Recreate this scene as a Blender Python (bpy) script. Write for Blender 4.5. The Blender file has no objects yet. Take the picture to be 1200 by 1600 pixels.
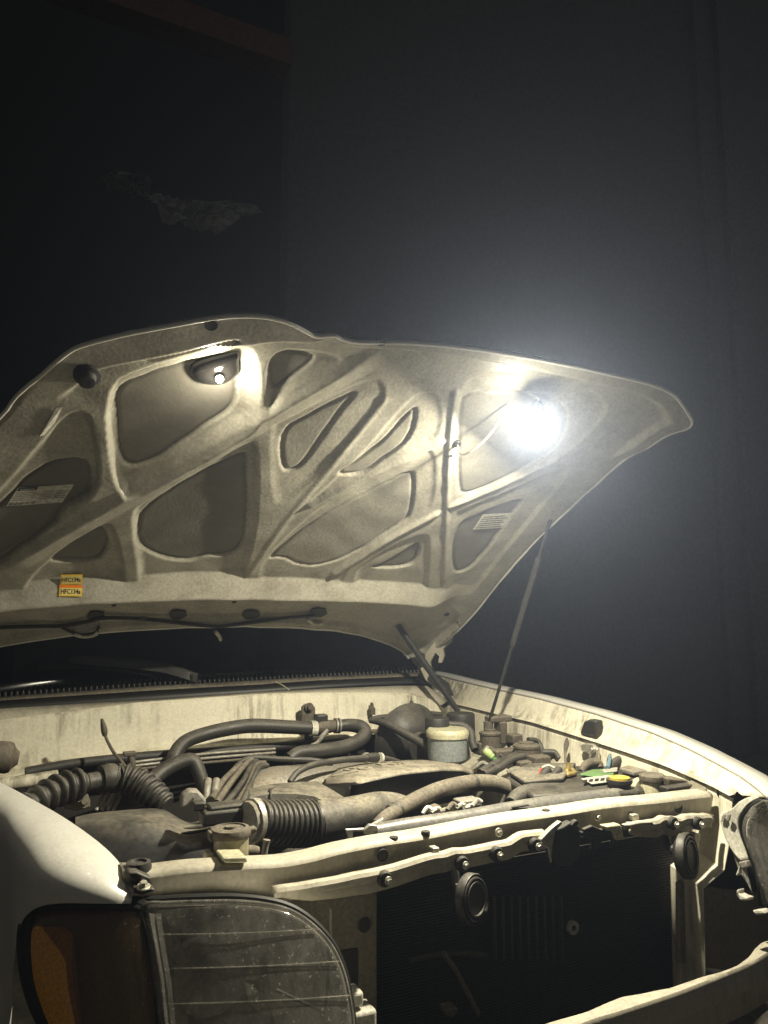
import bpy, bmesh, math, random
import numpy as np
from mathutils import Vector, Matrix

random.seed(7); rng = np.random.default_rng(7)
scene = bpy.context.scene
col = scene.collection

# ------------------------------------------------------------------ camera
F, CX, CY = 1200.0, 600.0, 800.0                 # focal length and centre in photo pixels (1200 x 1600)
CAM = np.array([-.85, -1.37, 1.51])
YAW, PIT = math.radians(25.4), math.atan(150 / 1200)
FW = np.array([math.sin(YAW) * math.cos(PIT), math.cos(YAW) * math.cos(PIT), math.sin(PIT)])
RT = np.array([math.cos(YAW), -math.sin(YAW), 0.0])
UP = np.cross(RT, FW)
cam = bpy.data.cameras.new('camera'); cam_o = bpy.data.objects.new('camera', cam); col.objects.link(cam_o)
cam.sensor_fit = 'VERTICAL'; cam.sensor_height = 36; cam.lens = 36 * F / 1600
cam.clip_start = .02; cam.clip_end = 200
M = Matrix.Identity(4)
for i in range(3):
    M[i][0], M[i][1], M[i][2], M[i][3] = RT[i], UP[i], -FW[i], CAM[i]
cam_o.matrix_world = M
scene.camera = cam_o
scene.render.resolution_x, scene.render.resolution_y = 768, 1024

# ------------------------------------------------------------------ night: no sun, a very dim sky, exposure 0
world = bpy.data.worlds.new('World'); scene.world = world; world.use_nodes = True
bg = world.node_tree.nodes['Background']
bg.inputs[0].default_value = (.9, .85, .72, 1); bg.inputs[1].default_value = .05
scene.view_settings.view_transform = 'Standard'; scene.view_settings.look = 'None'
scene.view_settings.exposure = 0; scene.view_settings.gamma = 1
LAMP_POWER = 38.0
LAMP_COL = (1.0, .92, .71)

# ------------------------------------------------------------------ where things stand (measured on the photograph)
def ray(px, py): return FW + RT * (px - CX) / F + UP * (CY - py) / F
def W(px, py, y):
    r = ray(px, py); return CAM + r * ((y - CAM[1]) / r[1])
def WX(px, py, x):
    r = ray(px, py); return CAM + r * ((x - CAM[0]) / r[0])
def WZ(px, py, z):
    r = ray(px, py); return CAM + r * ((z - CAM[2]) / r[2])
def depth(p): return float((np.asarray(p) - CAM) @ FW)
def WS(px, py, f):                              # onto a surface y = f(x, z)
    y = 0.0
    for _ in range(30):
        p = W(px, py, y); y = .5 * y + .5 * f(p[0], p[2])
    return W(px, py, y)
HA = math.radians(31.2); H0 = np.array([0, 1.38, 1.28])
HV = np.array([0, -math.cos(HA), math.sin(HA)]); HN = np.array([0, -math.sin(HA), -math.cos(HA)])  # along the hood, out of its underside
def HUV(px, py, h=0.0):
    r = ray(px, py); o = H0 + HN * h
    p = CAM + r * (((o - CAM) @ HN) / (r @ HN))
    return p[0], float((p - H0) @ HV)
def HP(u, v, h=0.0): return H0 + np.array([u, 0, 0]) + HV * v + HN * h
def HW(px, py, h=0.0): u, v = HUV(px, py, h); return HP(u, v, h)

# ------------------------------------------------------------------ materials
def nodes_of(m): return m.node_tree.nodes, m.node_tree.links
def new_mat(name):
    m = bpy.data.materials.new(name); m.use_nodes = True
    return m
def dusty(name, base, rough=.5, metal=0, dust=(.17, .15, .112), amt=.6, scale=14, bump=.15, spread=.0, coat=0, mottle=.25, streak=0, spec=.5):
    """a surface with settled dust on its upper faces, mottling and a fine relief"""
    m = new_mat(name); N, L = nodes_of(m); b = N['Principled BSDF']
    tc = N.new('ShaderNodeTexCoord'); geo = N.new('ShaderNodeNewGeometry')
    nz = N.new('ShaderNodeTexNoise'); nz.inputs['Scale'].default_value = scale; nz.inputs['Detail'].default_value = 8; nz.inputs['Roughness'].default_value = .65
    L.new(tc.outputs['Object'], nz.inputs['Vector'])
    n2 = N.new('ShaderNodeTexNoise'); n2.inputs['Scale'].default_value = scale * 9; n2.inputs['Detail'].default_value = 6
    L.new(tc.outputs['Object'], n2.inputs['Vector'])
    sx = N.new('ShaderNodeSeparateXYZ'); L.new(geo.outputs['Normal'], sx.inputs[0])
    mr = N.new('ShaderNodeMapRange'); mr.inputs[1].default_value = .05 - spread; mr.inputs[2].default_value = .9 - spread; mr.inputs[3].default_value = .05; mr.inputs[4].default_value = 1
    L.new(sx.outputs[2], mr.inputs[0])
    r1 = N.new('ShaderNodeMapRange'); r1.inputs[1].default_value = .36; r1.inputs[2].default_value = .62; r1.inputs[3].default_value = .30; r1.inputs[4].default_value = 1.25
    L.new(nz.outputs[0], r1.inputs[0])
    mu = N.new('ShaderNodeMath'); mu.operation = 'MULTIPLY'; L.new(mr.outputs[0], mu.inputs[0]); L.new(r1.outputs[0], mu.inputs[1])
    ma = N.new('ShaderNodeMath'); ma.operation = 'MULTIPLY'; ma.use_clamp = True; L.new(mu.outputs[0], ma.inputs[0]); ma.inputs[1].default_value = amt
    # mottled base
    hs = N.new('ShaderNodeHueSaturation'); hs.inputs['Color'].default_value = (*base, 1)
    r2 = N.new('ShaderNodeMapRange'); r2.inputs[1].default_value = .3; r2.inputs[2].default_value = .7; r2.inputs[3].default_value = 1 - mottle; r2.inputs[4].default_value = 1 + mottle
    L.new(n2.outputs[0], r2.inputs[0]); L.new(r2.outputs[0], hs.inputs['Value'])
    mix = N.new('ShaderNodeMix'); mix.data_type = 'RGBA'; mix.inputs[7].default_value = (*dust, 1)
    L.new(ma.outputs[0], mix.inputs[0]); L.new(hs.outputs[0], mix.inputs[6])
    hd = N.new('ShaderNodeHueSaturation'); hd.inputs['Color'].default_value = (*dust, 1); rd = N.new('ShaderNodeMapRange'); rd.inputs[1].default_value = .3; rd.inputs[2].default_value = .7; rd.inputs[3].default_value = .62; rd.inputs[4].default_value = 1.35
    L.new(n2.outputs[0], rd.inputs[0]); L.new(rd.outputs[0], hd.inputs['Value']); L.new(hd.outputs[0], mix.inputs[7])
    out = mix.outputs[2]
    if streak:                                    # drip stains running down the metal
        mp = N.new('ShaderNodeMapping'); mp.inputs['Scale'].default_value = (34, 34, 2.2); L.new(tc.outputs['Object'], mp.inputs[0])
        ns = N.new('ShaderNodeTexNoise'); ns.inputs['Scale'].default_value = 1; ns.inputs['Detail'].default_value = 7; ns.inputs['Roughness'].default_value = .7; L.new(mp.outputs[0], ns.inputs['Vector'])
        rs = N.new('ShaderNodeMapRange'); rs.inputs[1].default_value = .44; rs.inputs[2].default_value = .62; rs.inputs[3].default_value = 0; rs.inputs[4].default_value = streak; rs.clamp = True
        L.new(ns.outputs[0], rs.inputs[0])
        big = N.new('ShaderNodeTexNoise'); big.inputs['Scale'].default_value = 5; big.inputs['Detail'].default_value = 5; L.new(tc.outputs['Object'], big.inputs['Vector'])
        rb = N.new('ShaderNodeMapRange'); rb.inputs[1].default_value = .38; rb.inputs[2].default_value = .62; L.new(big.outputs[0], rb.inputs[0])
        mm = N.new('ShaderNodeMath'); mm.operation = 'MULTIPLY'; L.new(rs.outputs[0], mm.inputs[0]); L.new(rb.outputs[0], mm.inputs[1])
        mix2 = N.new('ShaderNodeMix'); mix2.data_type = 'RGBA'; mix2.inputs[7].default_value = (.16, .14, .095, 1)
        L.new(mm.outputs[0], mix2.inputs[0]); L.new(out, mix2.inputs[6]); out = mix2.outputs[2]
    L.new(out, b.inputs['Base Color'])
    rr = N.new('ShaderNodeMapRange'); rr.inputs[3].default_value = rough; rr.inputs[4].default_value = min(1, rough + .45); L.new(ma.outputs[0], rr.inputs[0])
    L.new(rr.outputs[0], b.inputs['Roughness'])
    mt = N.new('ShaderNodeMapRange'); mt.inputs[3].default_value = metal; mt.inputs[4].default_value = metal * .2; L.new(ma.outputs[0], mt.inputs[0]); L.new(mt.outputs[0], b.inputs['Metallic'])
    b.inputs['Specular IOR Level'].default_value = spec
    b.inputs['Coat Weight'].default_value = coat; b.inputs['Coat Roughness'].default_value = .06
    if bump:
        bp = N.new('ShaderNodeBump'); bp.inputs['Strength'].default_value = bump; bp.inputs['Distance'].default_value = .004
        L.new(n2.outputs[0], bp.inputs['Height']); L.new(bp.outputs[0], b.inputs['Normal'])
    return m
def glossy(name, base, rough=.2, metal=0, trans=0, ior=1.45, emit=None):
    m = new_mat(name); b = m.node_tree.nodes['Principled BSDF']
    b.inputs['Base Color'].default_value = (*base, 1); b.inputs['Roughness'].default_value = rough
    b.inputs['Metallic'].default_value = metal; b.inputs['Transmission Weight'].default_value = trans; b.inputs['IOR'].default_value = ior
    if emit: b.inputs['Emission Color'].default_value = (*emit[0], 1); b.inputs['Emission Strength'].default_value = emit[1]
    return m
def glass(name, tint, haze_mix=.25, hazecol=(.3, .29, .26), rough=.05, scale=22, refl=.9):
    """thin clear plastic: lets light straight through, mirrors at grazing angles, dusty in patches"""
    m = new_mat(name); N, L = nodes_of(m); N.remove(N['Principled BSDF']); out = N['Material Output']
    tr = N.new('ShaderNodeBsdfTransparent'); tr.inputs[0].default_value = (*tint, 1)
    gl = N.new('ShaderNodeBsdfGlossy'); gl.inputs['Roughness'].default_value = rough
    df = N.new('ShaderNodeBsdfDiffuse'); df.inputs[0].default_value = (*hazecol, 1)
    fr = N.new('ShaderNodeFresnel'); fr.inputs[0].default_value = 1.5
    fb = N.new('ShaderNodeMath'); fb.operation = 'MULTIPLY_ADD'; fb.inputs[1].default_value = refl; fb.inputs[2].default_value = .02 * refl; L.new(fr.outputs[0], fb.inputs[0])
    a = N.new('ShaderNodeMixShader'); L.new(fb.outputs[0], a.inputs[0]); L.new(tr.outputs[0], a.inputs[1]); L.new(gl.outputs[0], a.inputs[2])
    tc = N.new('ShaderNodeTexCoord'); nz = N.new('ShaderNodeTexNoise'); nz.inputs['Scale'].default_value = scale; nz.inputs['Detail'].default_value = 12; nz.inputs['Roughness'].default_value = .78
    mpg = N.new('ShaderNodeMapping'); mpg.inputs['Scale'].default_value = (1, .6, .45); mpg.inputs['Rotation'].default_value = (0, .5, 0); L.new(tc.outputs['Object'], mpg.inputs[0]); L.new(mpg.outputs[0], nz.inputs['Vector'])
    mr = N.new('ShaderNodeMapRange'); mr.inputs[1].default_value = .40; mr.inputs[2].default_value = .72; mr.inputs[3].default_value = haze_mix * .35; mr.inputs[4].default_value = haze_mix * 1.5; L.new(nz.outputs[0], mr.inputs[0])
    sp = N.new('ShaderNodeTexNoise'); sp.inputs['Scale'].default_value = 190; sp.inputs['Detail'].default_value = 3; L.new(tc.outputs['Object'], sp.inputs['Vector'])
    s2_ = N.new('ShaderNodeMapRange'); s2_.inputs[1].default_value = .64; s2_.inputs[2].default_value = .70; s2_.inputs[3].default_value = 0; s2_.inputs[4].default_value = haze_mix * 2.2; L.new(sp.outputs[0], s2_.inputs[0])
    ad = N.new('ShaderNodeMath'); ad.operation = 'ADD'; ad.use_clamp = True; L.new(mr.outputs[0], ad.inputs[0]); L.new(s2_.outputs[0], ad.inputs[1])
    c = N.new('ShaderNodeMixShader'); L.new(ad.outputs[0], c.inputs[0]); L.new(a.outputs[0], c.inputs[1]); L.new(df.outputs[0], c.inputs[2])
    tl = N.new('ShaderNodeBsdfTranslucent'); tl.inputs[0].default_value = (*hazecol, 1); dt = N.new('ShaderNodeMixShader'); dt.inputs[0].default_value = .45
    L.new(df.outputs[0], dt.inputs[1]); L.new(tl.outputs[0], dt.inputs[2]); L.new(dt.outputs[0], c.inputs[2])
    L.new(c.outputs[0], out.inputs[0])
    return m

m_paint = dusty('white_car_paint', (.72, .71, .66), rough=.34, coat=.3, amt=.22, bump=.02, mottle=.05, scale=20, dust=(.4, .37, .3))
m_bay = dusty('dusty_white_bay_paint', (.74, .70, .56), rough=.5, amt=.28, bump=.08, mottle=.10, streak=1.0, dust=(.42, .37, .26))
m_bar = dusty('dusty_white_support_paint', (.43, .40, .32), rough=.5, amt=.25, bump=.08, mottle=.12, streak=.5, dust=(.5, .45, .33))
m_black = dusty('black_plastic', (.022, .022, .021), rough=.42, amt=.35)
m_dustblack = dusty('dust_covered_black_plastic', (.035, .034, .032), rough=.4, amt=.95, spread=.0, dust=(.20, .178, .134))
m_hose = dusty('dusty_rubber_hose', (.032, .031, .028), rough=.42, amt=.62, spread=.05, dust=(.130, .116, .090), scale=22)
m_hosed = dusty('dark_rubber', (.02, .02, .019), rough=.55, amt=.25)
m_tan = dusty('brown_dusty_plastic', (.085, .072, .055), rough=.6, amt=.8, spread=.2, dust=(.18, .157, .117))
m_alu = dusty('dull_cast_aluminium', (.32, .31, .28), rough=.5, metal=.4, amt=.8, dust=(.24, .205, .148))
m_steel = dusty('bright_zinc_steel', (.6, .58, .5), rough=.35, metal=.7, amt=.3)
m_pipe = dusty('silver_black_tube', (.12, .12, .116), rough=.28, amt=.35, dust=(.3, .27, .2), bump=.05)
m_resv = dusty('translucent_grey_plastic', (.24, .265, .265), rough=.4, amt=.25, bump=.03)
m_cream = dusty('cream_plastic', (.50, .475, .32), rough=.45, amt=.2, bump=.05)
m_yellowed = dusty('yellowed_translucent_plastic', (.30, .27, .17), rough=.45, amt=.5, bump=.05)
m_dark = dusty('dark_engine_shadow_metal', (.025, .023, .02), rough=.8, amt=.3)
m_green = dusty('green_plastic', (.10, .30, .07), rough=.4, amt=.5)
m_lime = dusty('lime_plastic', (.42, .55, .22), rough=.4, amt=.2)
m_yellow = dusty('yellow_plastic', (.60, .45, .06), rough=.4, amt=.4)
m_white = dusty('white_plastic', (.60, .58, .50), rough=.45, amt=.45)
m_blue = dusty('blue_wire', (.12, .24, .32), rough=.45, amt=.2)
m_red = dusty('red_wire', (.5, .05, .03), rough=.45, amt=.15)
m_brass = dusty('corroded_brass', (.45, .34, .12), rough=.4, metal=.6, amt=.4)
m_ink = glossy('black_print', (.02, .02, .02), .5)
m_paper = dusty('white_paper_label', (.60, .58, .50), rough=.6, amt=.2, bump=0)
m_sticker = glossy('yellow_sticker', (.85, .55, .03), .45)
m_sticker_pale = glossy('pale_yellow_sticker_field', (.80, .66, .22), .45)
m_orange = glossy('orange_sticker_band', (.85, .20, .02), .45)
m_glassdark = glass('windscreen_glass', (.45, .48, .46), .10, (.03, .03, .028), .12, 22, .12)
m_lens = glass('scratched_clear_lens', (.97, .96, .94), .27, (.60, .58, .52), .06, 34)
m_lens2 = glass('smoky_side_lens', (.88, .80, .66), .30, (.36, .27, .16), .08, 30)
m_amber = dusty('amber_reflector', (.85, .38, .02), rough=.18, amt=.05, coat=.6, bump=.35, mottle=.3, scale=30)
m_chrome = dusty('dull_chrome_reflector', (.82, .80, .74), rough=.2, metal=.25, amt=.15, bump=.05)
m_rubber = glossy('black_gasket_rubber', (.014, .014, .013), .5)
m_tyre = dusty('tyre_rubber', (.02, .02, .02), rough=.8, amt=.4)
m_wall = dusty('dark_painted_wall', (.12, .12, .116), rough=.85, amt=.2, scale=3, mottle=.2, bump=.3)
m_ground = dusty('bare_concrete_ground', (.12, .115, .10), rough=.9, amt=.5, scale=3, mottle=.3, bump=.4)
m_wood = dusty('reddish_brown_beam_wood', (.16, .075, .045), rough=.8, amt=.2, scale=5)
m_sheet = dusty('crumpled_grey_plastic', (.40, .40, .38), rough=.3, amt=.2, bump=.1)
m_leaf = dusty('dark_leaves', (.06, .07, .045), rough=.5, amt=.2)
m_panel = dusty('grimy_lower_panel', (.20, .18, .135), rough=.6, amt=.5, streak=.6, mottle=.25)
m_fin = dusty('condenser_fins', (.004, .004, .004), rough=.6, amt=.2)

# ------------------------------------------------------------------ mesh helpers
class MB:
    def __init__(s): s.v = []; s.f = []; s.mi = []; s.sm = []
    def add(s, verts, faces, mi=0, smooth=True):
        o = len(s.v); s.v += [tuple(map(float, p)) for p in verts]
        for f in faces: s.f.append([o + i for i in f]); s.mi.append(mi); s.sm.append(smooth)
        return s
    def box(s, c, d, rot=None, mi=0):
        c = np.asarray(c, float); pts = []
        for x in (-.5, .5):
            for y in (-.5, .5):
                for z in (-.5, .5):
                    p = np.array([x * d[0], y * d[1], z * d[2]])
                    if rot is not None: p = np.array(rot @ Vector(p))
                    pts.append(c + p)
        return s.add(pts, [(0, 1, 3, 2), (4, 6, 7, 5), (0, 4, 5, 1), (2, 3, 7, 6), (0, 2, 6, 4), (1, 5, 7, 3)], mi, False)
    def prism(s, pts, vec, mi=0, smooth=False):
        n = len(pts); pts = [np.asarray(p, float) for p in pts]; vec = np.asarray(vec, float)
        f = [tuple(range(n)), tuple(range(2 * n - 1, n - 1, -1))] + [(i, i + n, (i + 1) % n + n, (i + 1) % n) for i in range(n)]
        return s.add(pts + [p + vec for p in pts], f, mi, smooth)
    def loft(s, rows, mi=0, smooth=True, closed=False):
        n = len(rows[0]); v = [p for r in rows for p in r]; f = []
        for i in range(len(rows) - 1):
            for j in range(n if closed else n - 1):
                k = (j + 1) % n; f.append((i * n + j, i * n + k, (i + 1) * n + k, (i + 1) * n + j))
        return s.add(v, f, mi, smooth)
    def tube(s, pts, rad, seg=14, mi=0, cap=True):
        P = [Vector(p) for p in pts]; n = len(P)
        R = list(rad) if hasattr(rad, '__len__') else [rad] * n
        t = [(P[min(i + 1, n - 1)] - P[max(i - 1, 0)]).normalized() for i in range(n)]
        a = t[0].orthogonal().normalized(); rows = []
        for i in range(n):
            a = (a - t[i] * a.dot(t[i])).normalized(); b = t[i].cross(a)
            rows.append([P[i] + (a * math.cos(2 * math.pi * k / seg) + b * math.sin(2 * math.pi * k / seg)) * R[i] for k in range(seg)])
        s.loft(rows, mi, True, True)
        if cap: s.add(rows[0], [tuple(range(seg - 1, -1, -1))], mi, False); s.add(rows[-1], [tuple(range(seg))], mi, False)
        return s
    def lathe(s, prof, org, axis=(0, 0, 1), seg=28, mi=0):
        ax = Vector(axis).normalized(); a = ax.orthogonal().normalized(); b = ax.cross(a); o = Vector(org); rows = []
        for r, h in prof:
            rows.append([o + ax * h + (a * math.cos(2 * math.pi * k / seg) + b * math.sin(2 * math.pi * k / seg)) * max(r, 1e-4) for k in range(seg)])
        return s.loft(rows, mi, True, True)
    def text(s, body, org, ex, ey, size, mi=0, thick=.0006, width=None):
        """lettering as faces on the plane org + ex, ey"""
        cu = bpy.data.curves.new('t', 'FONT'); cu.body = body; cu.size = 1; cu.extrude = 0; cu.resolution_u = 2; cu.offset = .012
        ob = bpy.data.objects.new('t', cu); col.objects.link(ob)
        me = ob.to_mesh(); ex = np.asarray(ex, float); ey = np.asarray(ey, float); nn = np.cross(ex, ey); nn /= np.linalg.norm(nn)
        co = [np.array(v.co) for v in me.vertices]; w = max(c[0] for c in co) or 1
        kx = size if width is None else width / w
        vs = [np.asarray(org) + ex * c[0] * kx + ey * c[1] * size + nn * thick for c in co]
        s.add(vs, [tuple(p.vertices) for p in me.polygons], mi, False)
        ob.to_mesh_clear(); bpy.data.objects.remove(ob); bpy.data.curves.remove(cu)
        return s
    def build(s, name, mat, parent=None, bevel=0, sub=0, solid=0, sharp=38):
        me = bpy.data.meshes.new(name); me.from_pydata(s.v, [], s.f)
        mats = mat if isinstance(mat, (list, tuple)) else [mat]
        for m in mats: me.materials.append(m)
        me.polygons.foreach_set('material_index', s.mi); me.polygons.foreach_set('use_smooth', s.sm)
        bm = bmesh.new(); bm.from_mesh(me); bmesh.ops.recalc_face_normals(bm, faces=bm.faces)
        lim = math.radians(sharp)
        for e in bm.edges:
            if len(e.link_faces) == 2 and e.calc_face_angle(0) > lim: e.smooth = False
        bm.to_mesh(me); bm.free()
        return link(name, me, parent, bevel, sub, solid)
def link(name, me, parent=None, bevel=0, sub=0, solid=0):
    o = bpy.data.objects.new(name, me); col.objects.link(o)
    if parent is not None: o.parent = parent; o.matrix_parent_inverse = Matrix.Translation(-Vector(root_loc(parent)))
    if solid: d = o.modifiers.new('solid', 'SOLIDIFY'); d.thickness = solid; d.offset = 0
    if bevel:
        d = o.modifiers.new('bevel', 'BEVEL'); d.width = bevel; d.segments = 2; d.limit_method = 'ANGLE'; d.angle_limit = math.radians(40)
        for p in me.polygons: p.use_smooth = True
        w = o.modifiers.new('wn', 'WEIGHTED_NORMAL'); w.keep_sharp = True
    if sub: d = o.modifiers.new('sub', 'SUBSURF'); d.levels = sub; d.render_levels = sub
    return o
ROOTS = {}
def root_loc(p):
    return p.location if p.parent is None else Vector((0, 0, 0))   # parts already sit in world space
def empty(name, loc, label=None, cat=None):
    o = bpy.data.objects.new(name, None); col.objects.link(o); o.location = Vector(loc); o.empty_display_size = .1
    if label: o['label'] = label
    if cat: o['category'] = cat
    return o
def tag(o, label=None, cat=None, group=None, kind=None):
    for k, v in (('label', label), ('category', cat), ('group', group), ('kind', kind)):
        if v: o[k] = v
    return o
def spline(pts, n=10, closed=False):
    P = [np.asarray(p, float) for p in pts]; out = []; m = len(P)
    rngs = range(m) if closed else range(m - 1)
    for i in rngs:
        if closed: a, b, c, d = P[(i - 1) % m], P[i], P[(i + 1) % m], P[(i + 2) % m]
        else: a, b, c, d = P[max(i - 1, 0)], P[i], P[i + 1], P[min(i + 2, m - 1)]
        for k in range(n):
            t = k / n
            out.append(.5 * (2 * b + (c - a) * t + (2 * a - 5 * b + 4 * c - d) * t * t + (3 * b - a - 3 * c + d) * t ** 3))
    if not closed: out.append(P[-1])
    return out
def hose(name, pts, rpx, mat, parent, n=8, corr=None, seg=14):
    """a hose along photo-measured points (px, py, y); rpx its radius as seen"""
    w = [W(*p) for p in pts]; rr = rpx if hasattr(rpx, '__len__') else [rpx] * len(pts)
    q = [np.append(p, r * depth(p) / F) for p, r in zip(w, rr)]
    c = spline(q, n * (6 if corr else 1)); P = [p[:3] for p in c]; R = [p[3] for p in c]
    if corr:
        s = 0; out = []
        for i, p in enumerate(P):
            if i: s += np.linalg.norm(p - P[i - 1])
            out.append(R[i] * (1 + corr[1] * math.copysign(abs(math.sin(math.pi * s / corr[0])) ** .6, math.sin(math.pi * s / corr[0]))))
        R = out
    return MB().tube(P, R, seg if not corr else 20).build(name, mat, parent)
def pbox(name, a, b, y, d, mat, parent, bevel=.004, lean=0):
    """a box whose front face spans photo points a (top left) to b (bottom right) at depth y, d deep"""
    p0 = W(a[0], a[1], y); p1 = W(b[0], b[1], y); x0, x1 = p0[0], p1[0]
    zt = W((a[0] + b[0]) / 2, a[1], y)[2]; zb = W((a[0] + b[0]) / 2, b[1], y)[2]
    return MB().box(((x0 + x1) / 2, y + d / 2, (zt + zb) / 2), (abs(x1 - x0), d, abs(zt - zb))).build(name, mat, parent, bevel)
def pplate(name, pts, y, d, mat, parent, bevel=.002, vec=None):
    return MB().prism([W(px, py, y) for px, py in pts], vec if vec is not None else (0, d, 0)).build(name, mat, parent, bevel)
def pcyl(name, cx, top, bot, rpx, y, mat, parent, prof=None, lip=0):
    c = W(cx, (top + bot) / 2, y); zt = W(cx, top, y)[2]; zb = W(cx, bot, y)[2]; r = rpx * depth(c) / F; h = zt - zb
    prof = prof or [(0, 0), (1, 0), (1, .9), (.93, 1), (0, 1)]
    return MB().lathe([(a * r, b * h) for a, b in prof], (c[0], c[1], zb)).build(name, mat, parent)
def along(pts, n):
    """n points evenly along a polyline"""
    P = [np.asarray(p, float) for p in pts]; L = [0]
    for a, b in zip(P, P[1:]): L.append(L[-1] + np.linalg.norm(b - a))
    out = []
    for k in range(n):
        s = L[-1] * k / (n - 1); i = min(max(np.searchsorted(L, s) - 1, 0), len(P) - 2)
        t = (s - L[i]) / max(L[i + 1] - L[i], 1e-9); out.append(P[i] * (1 - t) + P[i + 1] * t)
    return out
_bolt = {}
def bolt(pos, axis, r, mat, parent, name='bolt'):
    key = (name, mat.name)
    if key not in _bolt:
        b = MB().lathe([(0, 0), (1.7, 0), (1.7, .25), (1.55, .4), (1, .4)], (0, 0, 0), seg=16)
        b.lathe([(1, .4), (1, 1.3), (.85, 1.5), (0, 1.5)], (0, 0, 0), seg=6)
        me = b.build('bolt', mat); mesh = me.data; bpy.data.objects.remove(me); _bolt[key] = mesh
    o = bpy.data.objects.new(name, _bolt[key]); col.objects.link(o); o.parent = parent
    o.matrix_parent_inverse = Matrix.Translation(-Vector(root_loc(parent)))
    o.location = Vector(pos); o.rotation_mode = 'QUATERNION'; o.rotation_quaternion = Vector((0, 0, 1)).rotation_difference(Vector(axis).normalized()); o.scale = (r, r, r)
    return o

# ================================================================== the setting
g = MB().loft([[(-40, -40, 0), (40, -40, 0)], [(-40, 40, 0), (40, 40, 0)]]).build('ground', m_ground); tag(g, kind='structure')

# dark wall beyond the truck: begins at a corner, with a post further right
wy = 4.4
wc = W(440, 900, wy)
wall = MB().box((wc[0] + 4.0, wy + .1, 6), (8.0, .2, 12)).build('wall', m_wall, None, .01)
tag(wall, 'plain dark wall rising behind the raised hood', 'wall')
for a, b in ((1128, 1150), (1168, 1176)):
    p0, p1 = W(a, 900, wy - .05), W(b, 900, wy - .05)
    MB().box(((p0[0] + p1[0]) / 2, wy - .042, 6), (p1[0] - p0[0], .08, 11.9)).build('wall_batten', m_wall, wall, .005)

void_backing = MB().box((wc[0] - 2.5, 6.0, 6), (9.6, .2, 12)).build('wall', m_dark, None, .01); tag(void_backing, 'added black backing that darkens the void left of the plain wall', 'wall')  # black backing added so the open left side stays dark

# ================================================================== the truck
truck = empty('pickup_truck', (-.05, 1.0, 0), 'white pickup truck with its hood propped open and grille removed', 'truck')

# ---- firewall, cowl, windscreen
ytop = 1.14
fw_top = [(-160, 1150), (-60, 1137), (0, 1128), (100, 1115), (217, 1100), (400, 1087), (467, 1085), (560, 1084), (633, 1085), (667, 1090), (692, 1106), (715, 1135)]
fw_bot = [(-160, 1245), (-60, 1226), (0, 1212), (100, 1190), (167, 1184), (267, 1171), (380, 1163), (467, 1153), (540, 1146), (577, 1143), (640, 1142), (715, 1142)]
T = along([W(a, b, ytop) for a, b in fw_top], 60); B = along([W(a, b, ytop - .02) for a, b in fw_bot], 60)
def fw_row(t, off):
    r = []
    for i, (p, q) in enumerate(zip(T, B)):
        w = p * (1 - t) + q * t; w = w.copy(); w[1] += off + .004 * math.sin(i * .7 + t * 5) * t; r.append(w)
    return r
MB().loft([fw_row(0, .09), fw_row(0, .03), fw_row(-.02, .006), fw_row(.03, -.002), fw_row(.25, 0), fw_row(.5, .003), fw_row(.75, 0), fw_row(.93, 0), fw_row(.97, -.012), fw_row(1.0, -.028), fw_row(1.03, -.03), fw_row(1.10, .06)]).build('firewall', m_bay, truck, solid=.003)
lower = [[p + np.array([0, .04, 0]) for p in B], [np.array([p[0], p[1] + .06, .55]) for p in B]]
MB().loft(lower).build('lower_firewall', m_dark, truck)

def strip(name, top, bot, yt, yb, mat, n=50, solid=.004):
    a = along([W(p[0], p[1], yt) for p in top], n); b = along([W(p[0], p[1], yb) for p in bot], n)
    return MB().loft([a, b]).build(name, mat, truck, solid=solid)
X0 = -160
strip('cowl_edge_panel', [(X0, 1128), (0, 1108), (250, 1093), (400, 1082), (500, 1077), (620, 1072), (667, 1072), (700, 1095)], [(X0, 1152), (0, 1130), (100, 1117), (217, 1102), (400, 1088), (467, 1086), (633, 1086), (690, 1102)], 1.20, 1.165, m_bar)
strip('hood_seal_strip', [(X0, 1112), (0, 1097), (250, 1080), (400, 1072), (500, 1065), (600, 1061), (658, 1058)], [(X0, 1126), (0, 1110), (250, 1094), (400, 1083), (500, 1076), (600, 1070), (665, 1068)], 1.235, 1.205, m_rubber, solid=.012)
strip('cowl_top_rail', [(X0, 1106), (0, 1090), (250, 1072), (400, 1064), (500, 1058), (600, 1054), (655, 1051)], [(X0, 1113), (0, 1098), (250, 1081), (400, 1073), (500, 1066), (600, 1062), (660, 1059)], 1.262, 1.236, m_tan, solid=.004)
gtop = [(X0, 1086), (0, 1074), (250, 1058), (400, 1051), (500, 1046), (600, 1042), (650, 1040)]
gbot = [(X0, 1105), (0, 1090), (250, 1073), (400, 1065), (500, 1059), (600, 1055), (655, 1052)]
A_ = along([W(p[0], p[1], 1.37) for p in gtop], 105); B_ = along([W(p[0], p[1], 1.265) for p in gbot], 105)
grille = MB().loft([[p - np.array([0, 0, .018]) for p in A_], [p - np.array([0, 0, .018]) for p in B_]]).build('cowl_grille', m_rubber, truck)
sl = MB().box((0, 0, 0), (.0055, 1, .010), Matrix.Rotation(.5, 3, 'Y')).build('grille_slat', m_black, None, .001)
slme = sl.data; smod = sl
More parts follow.
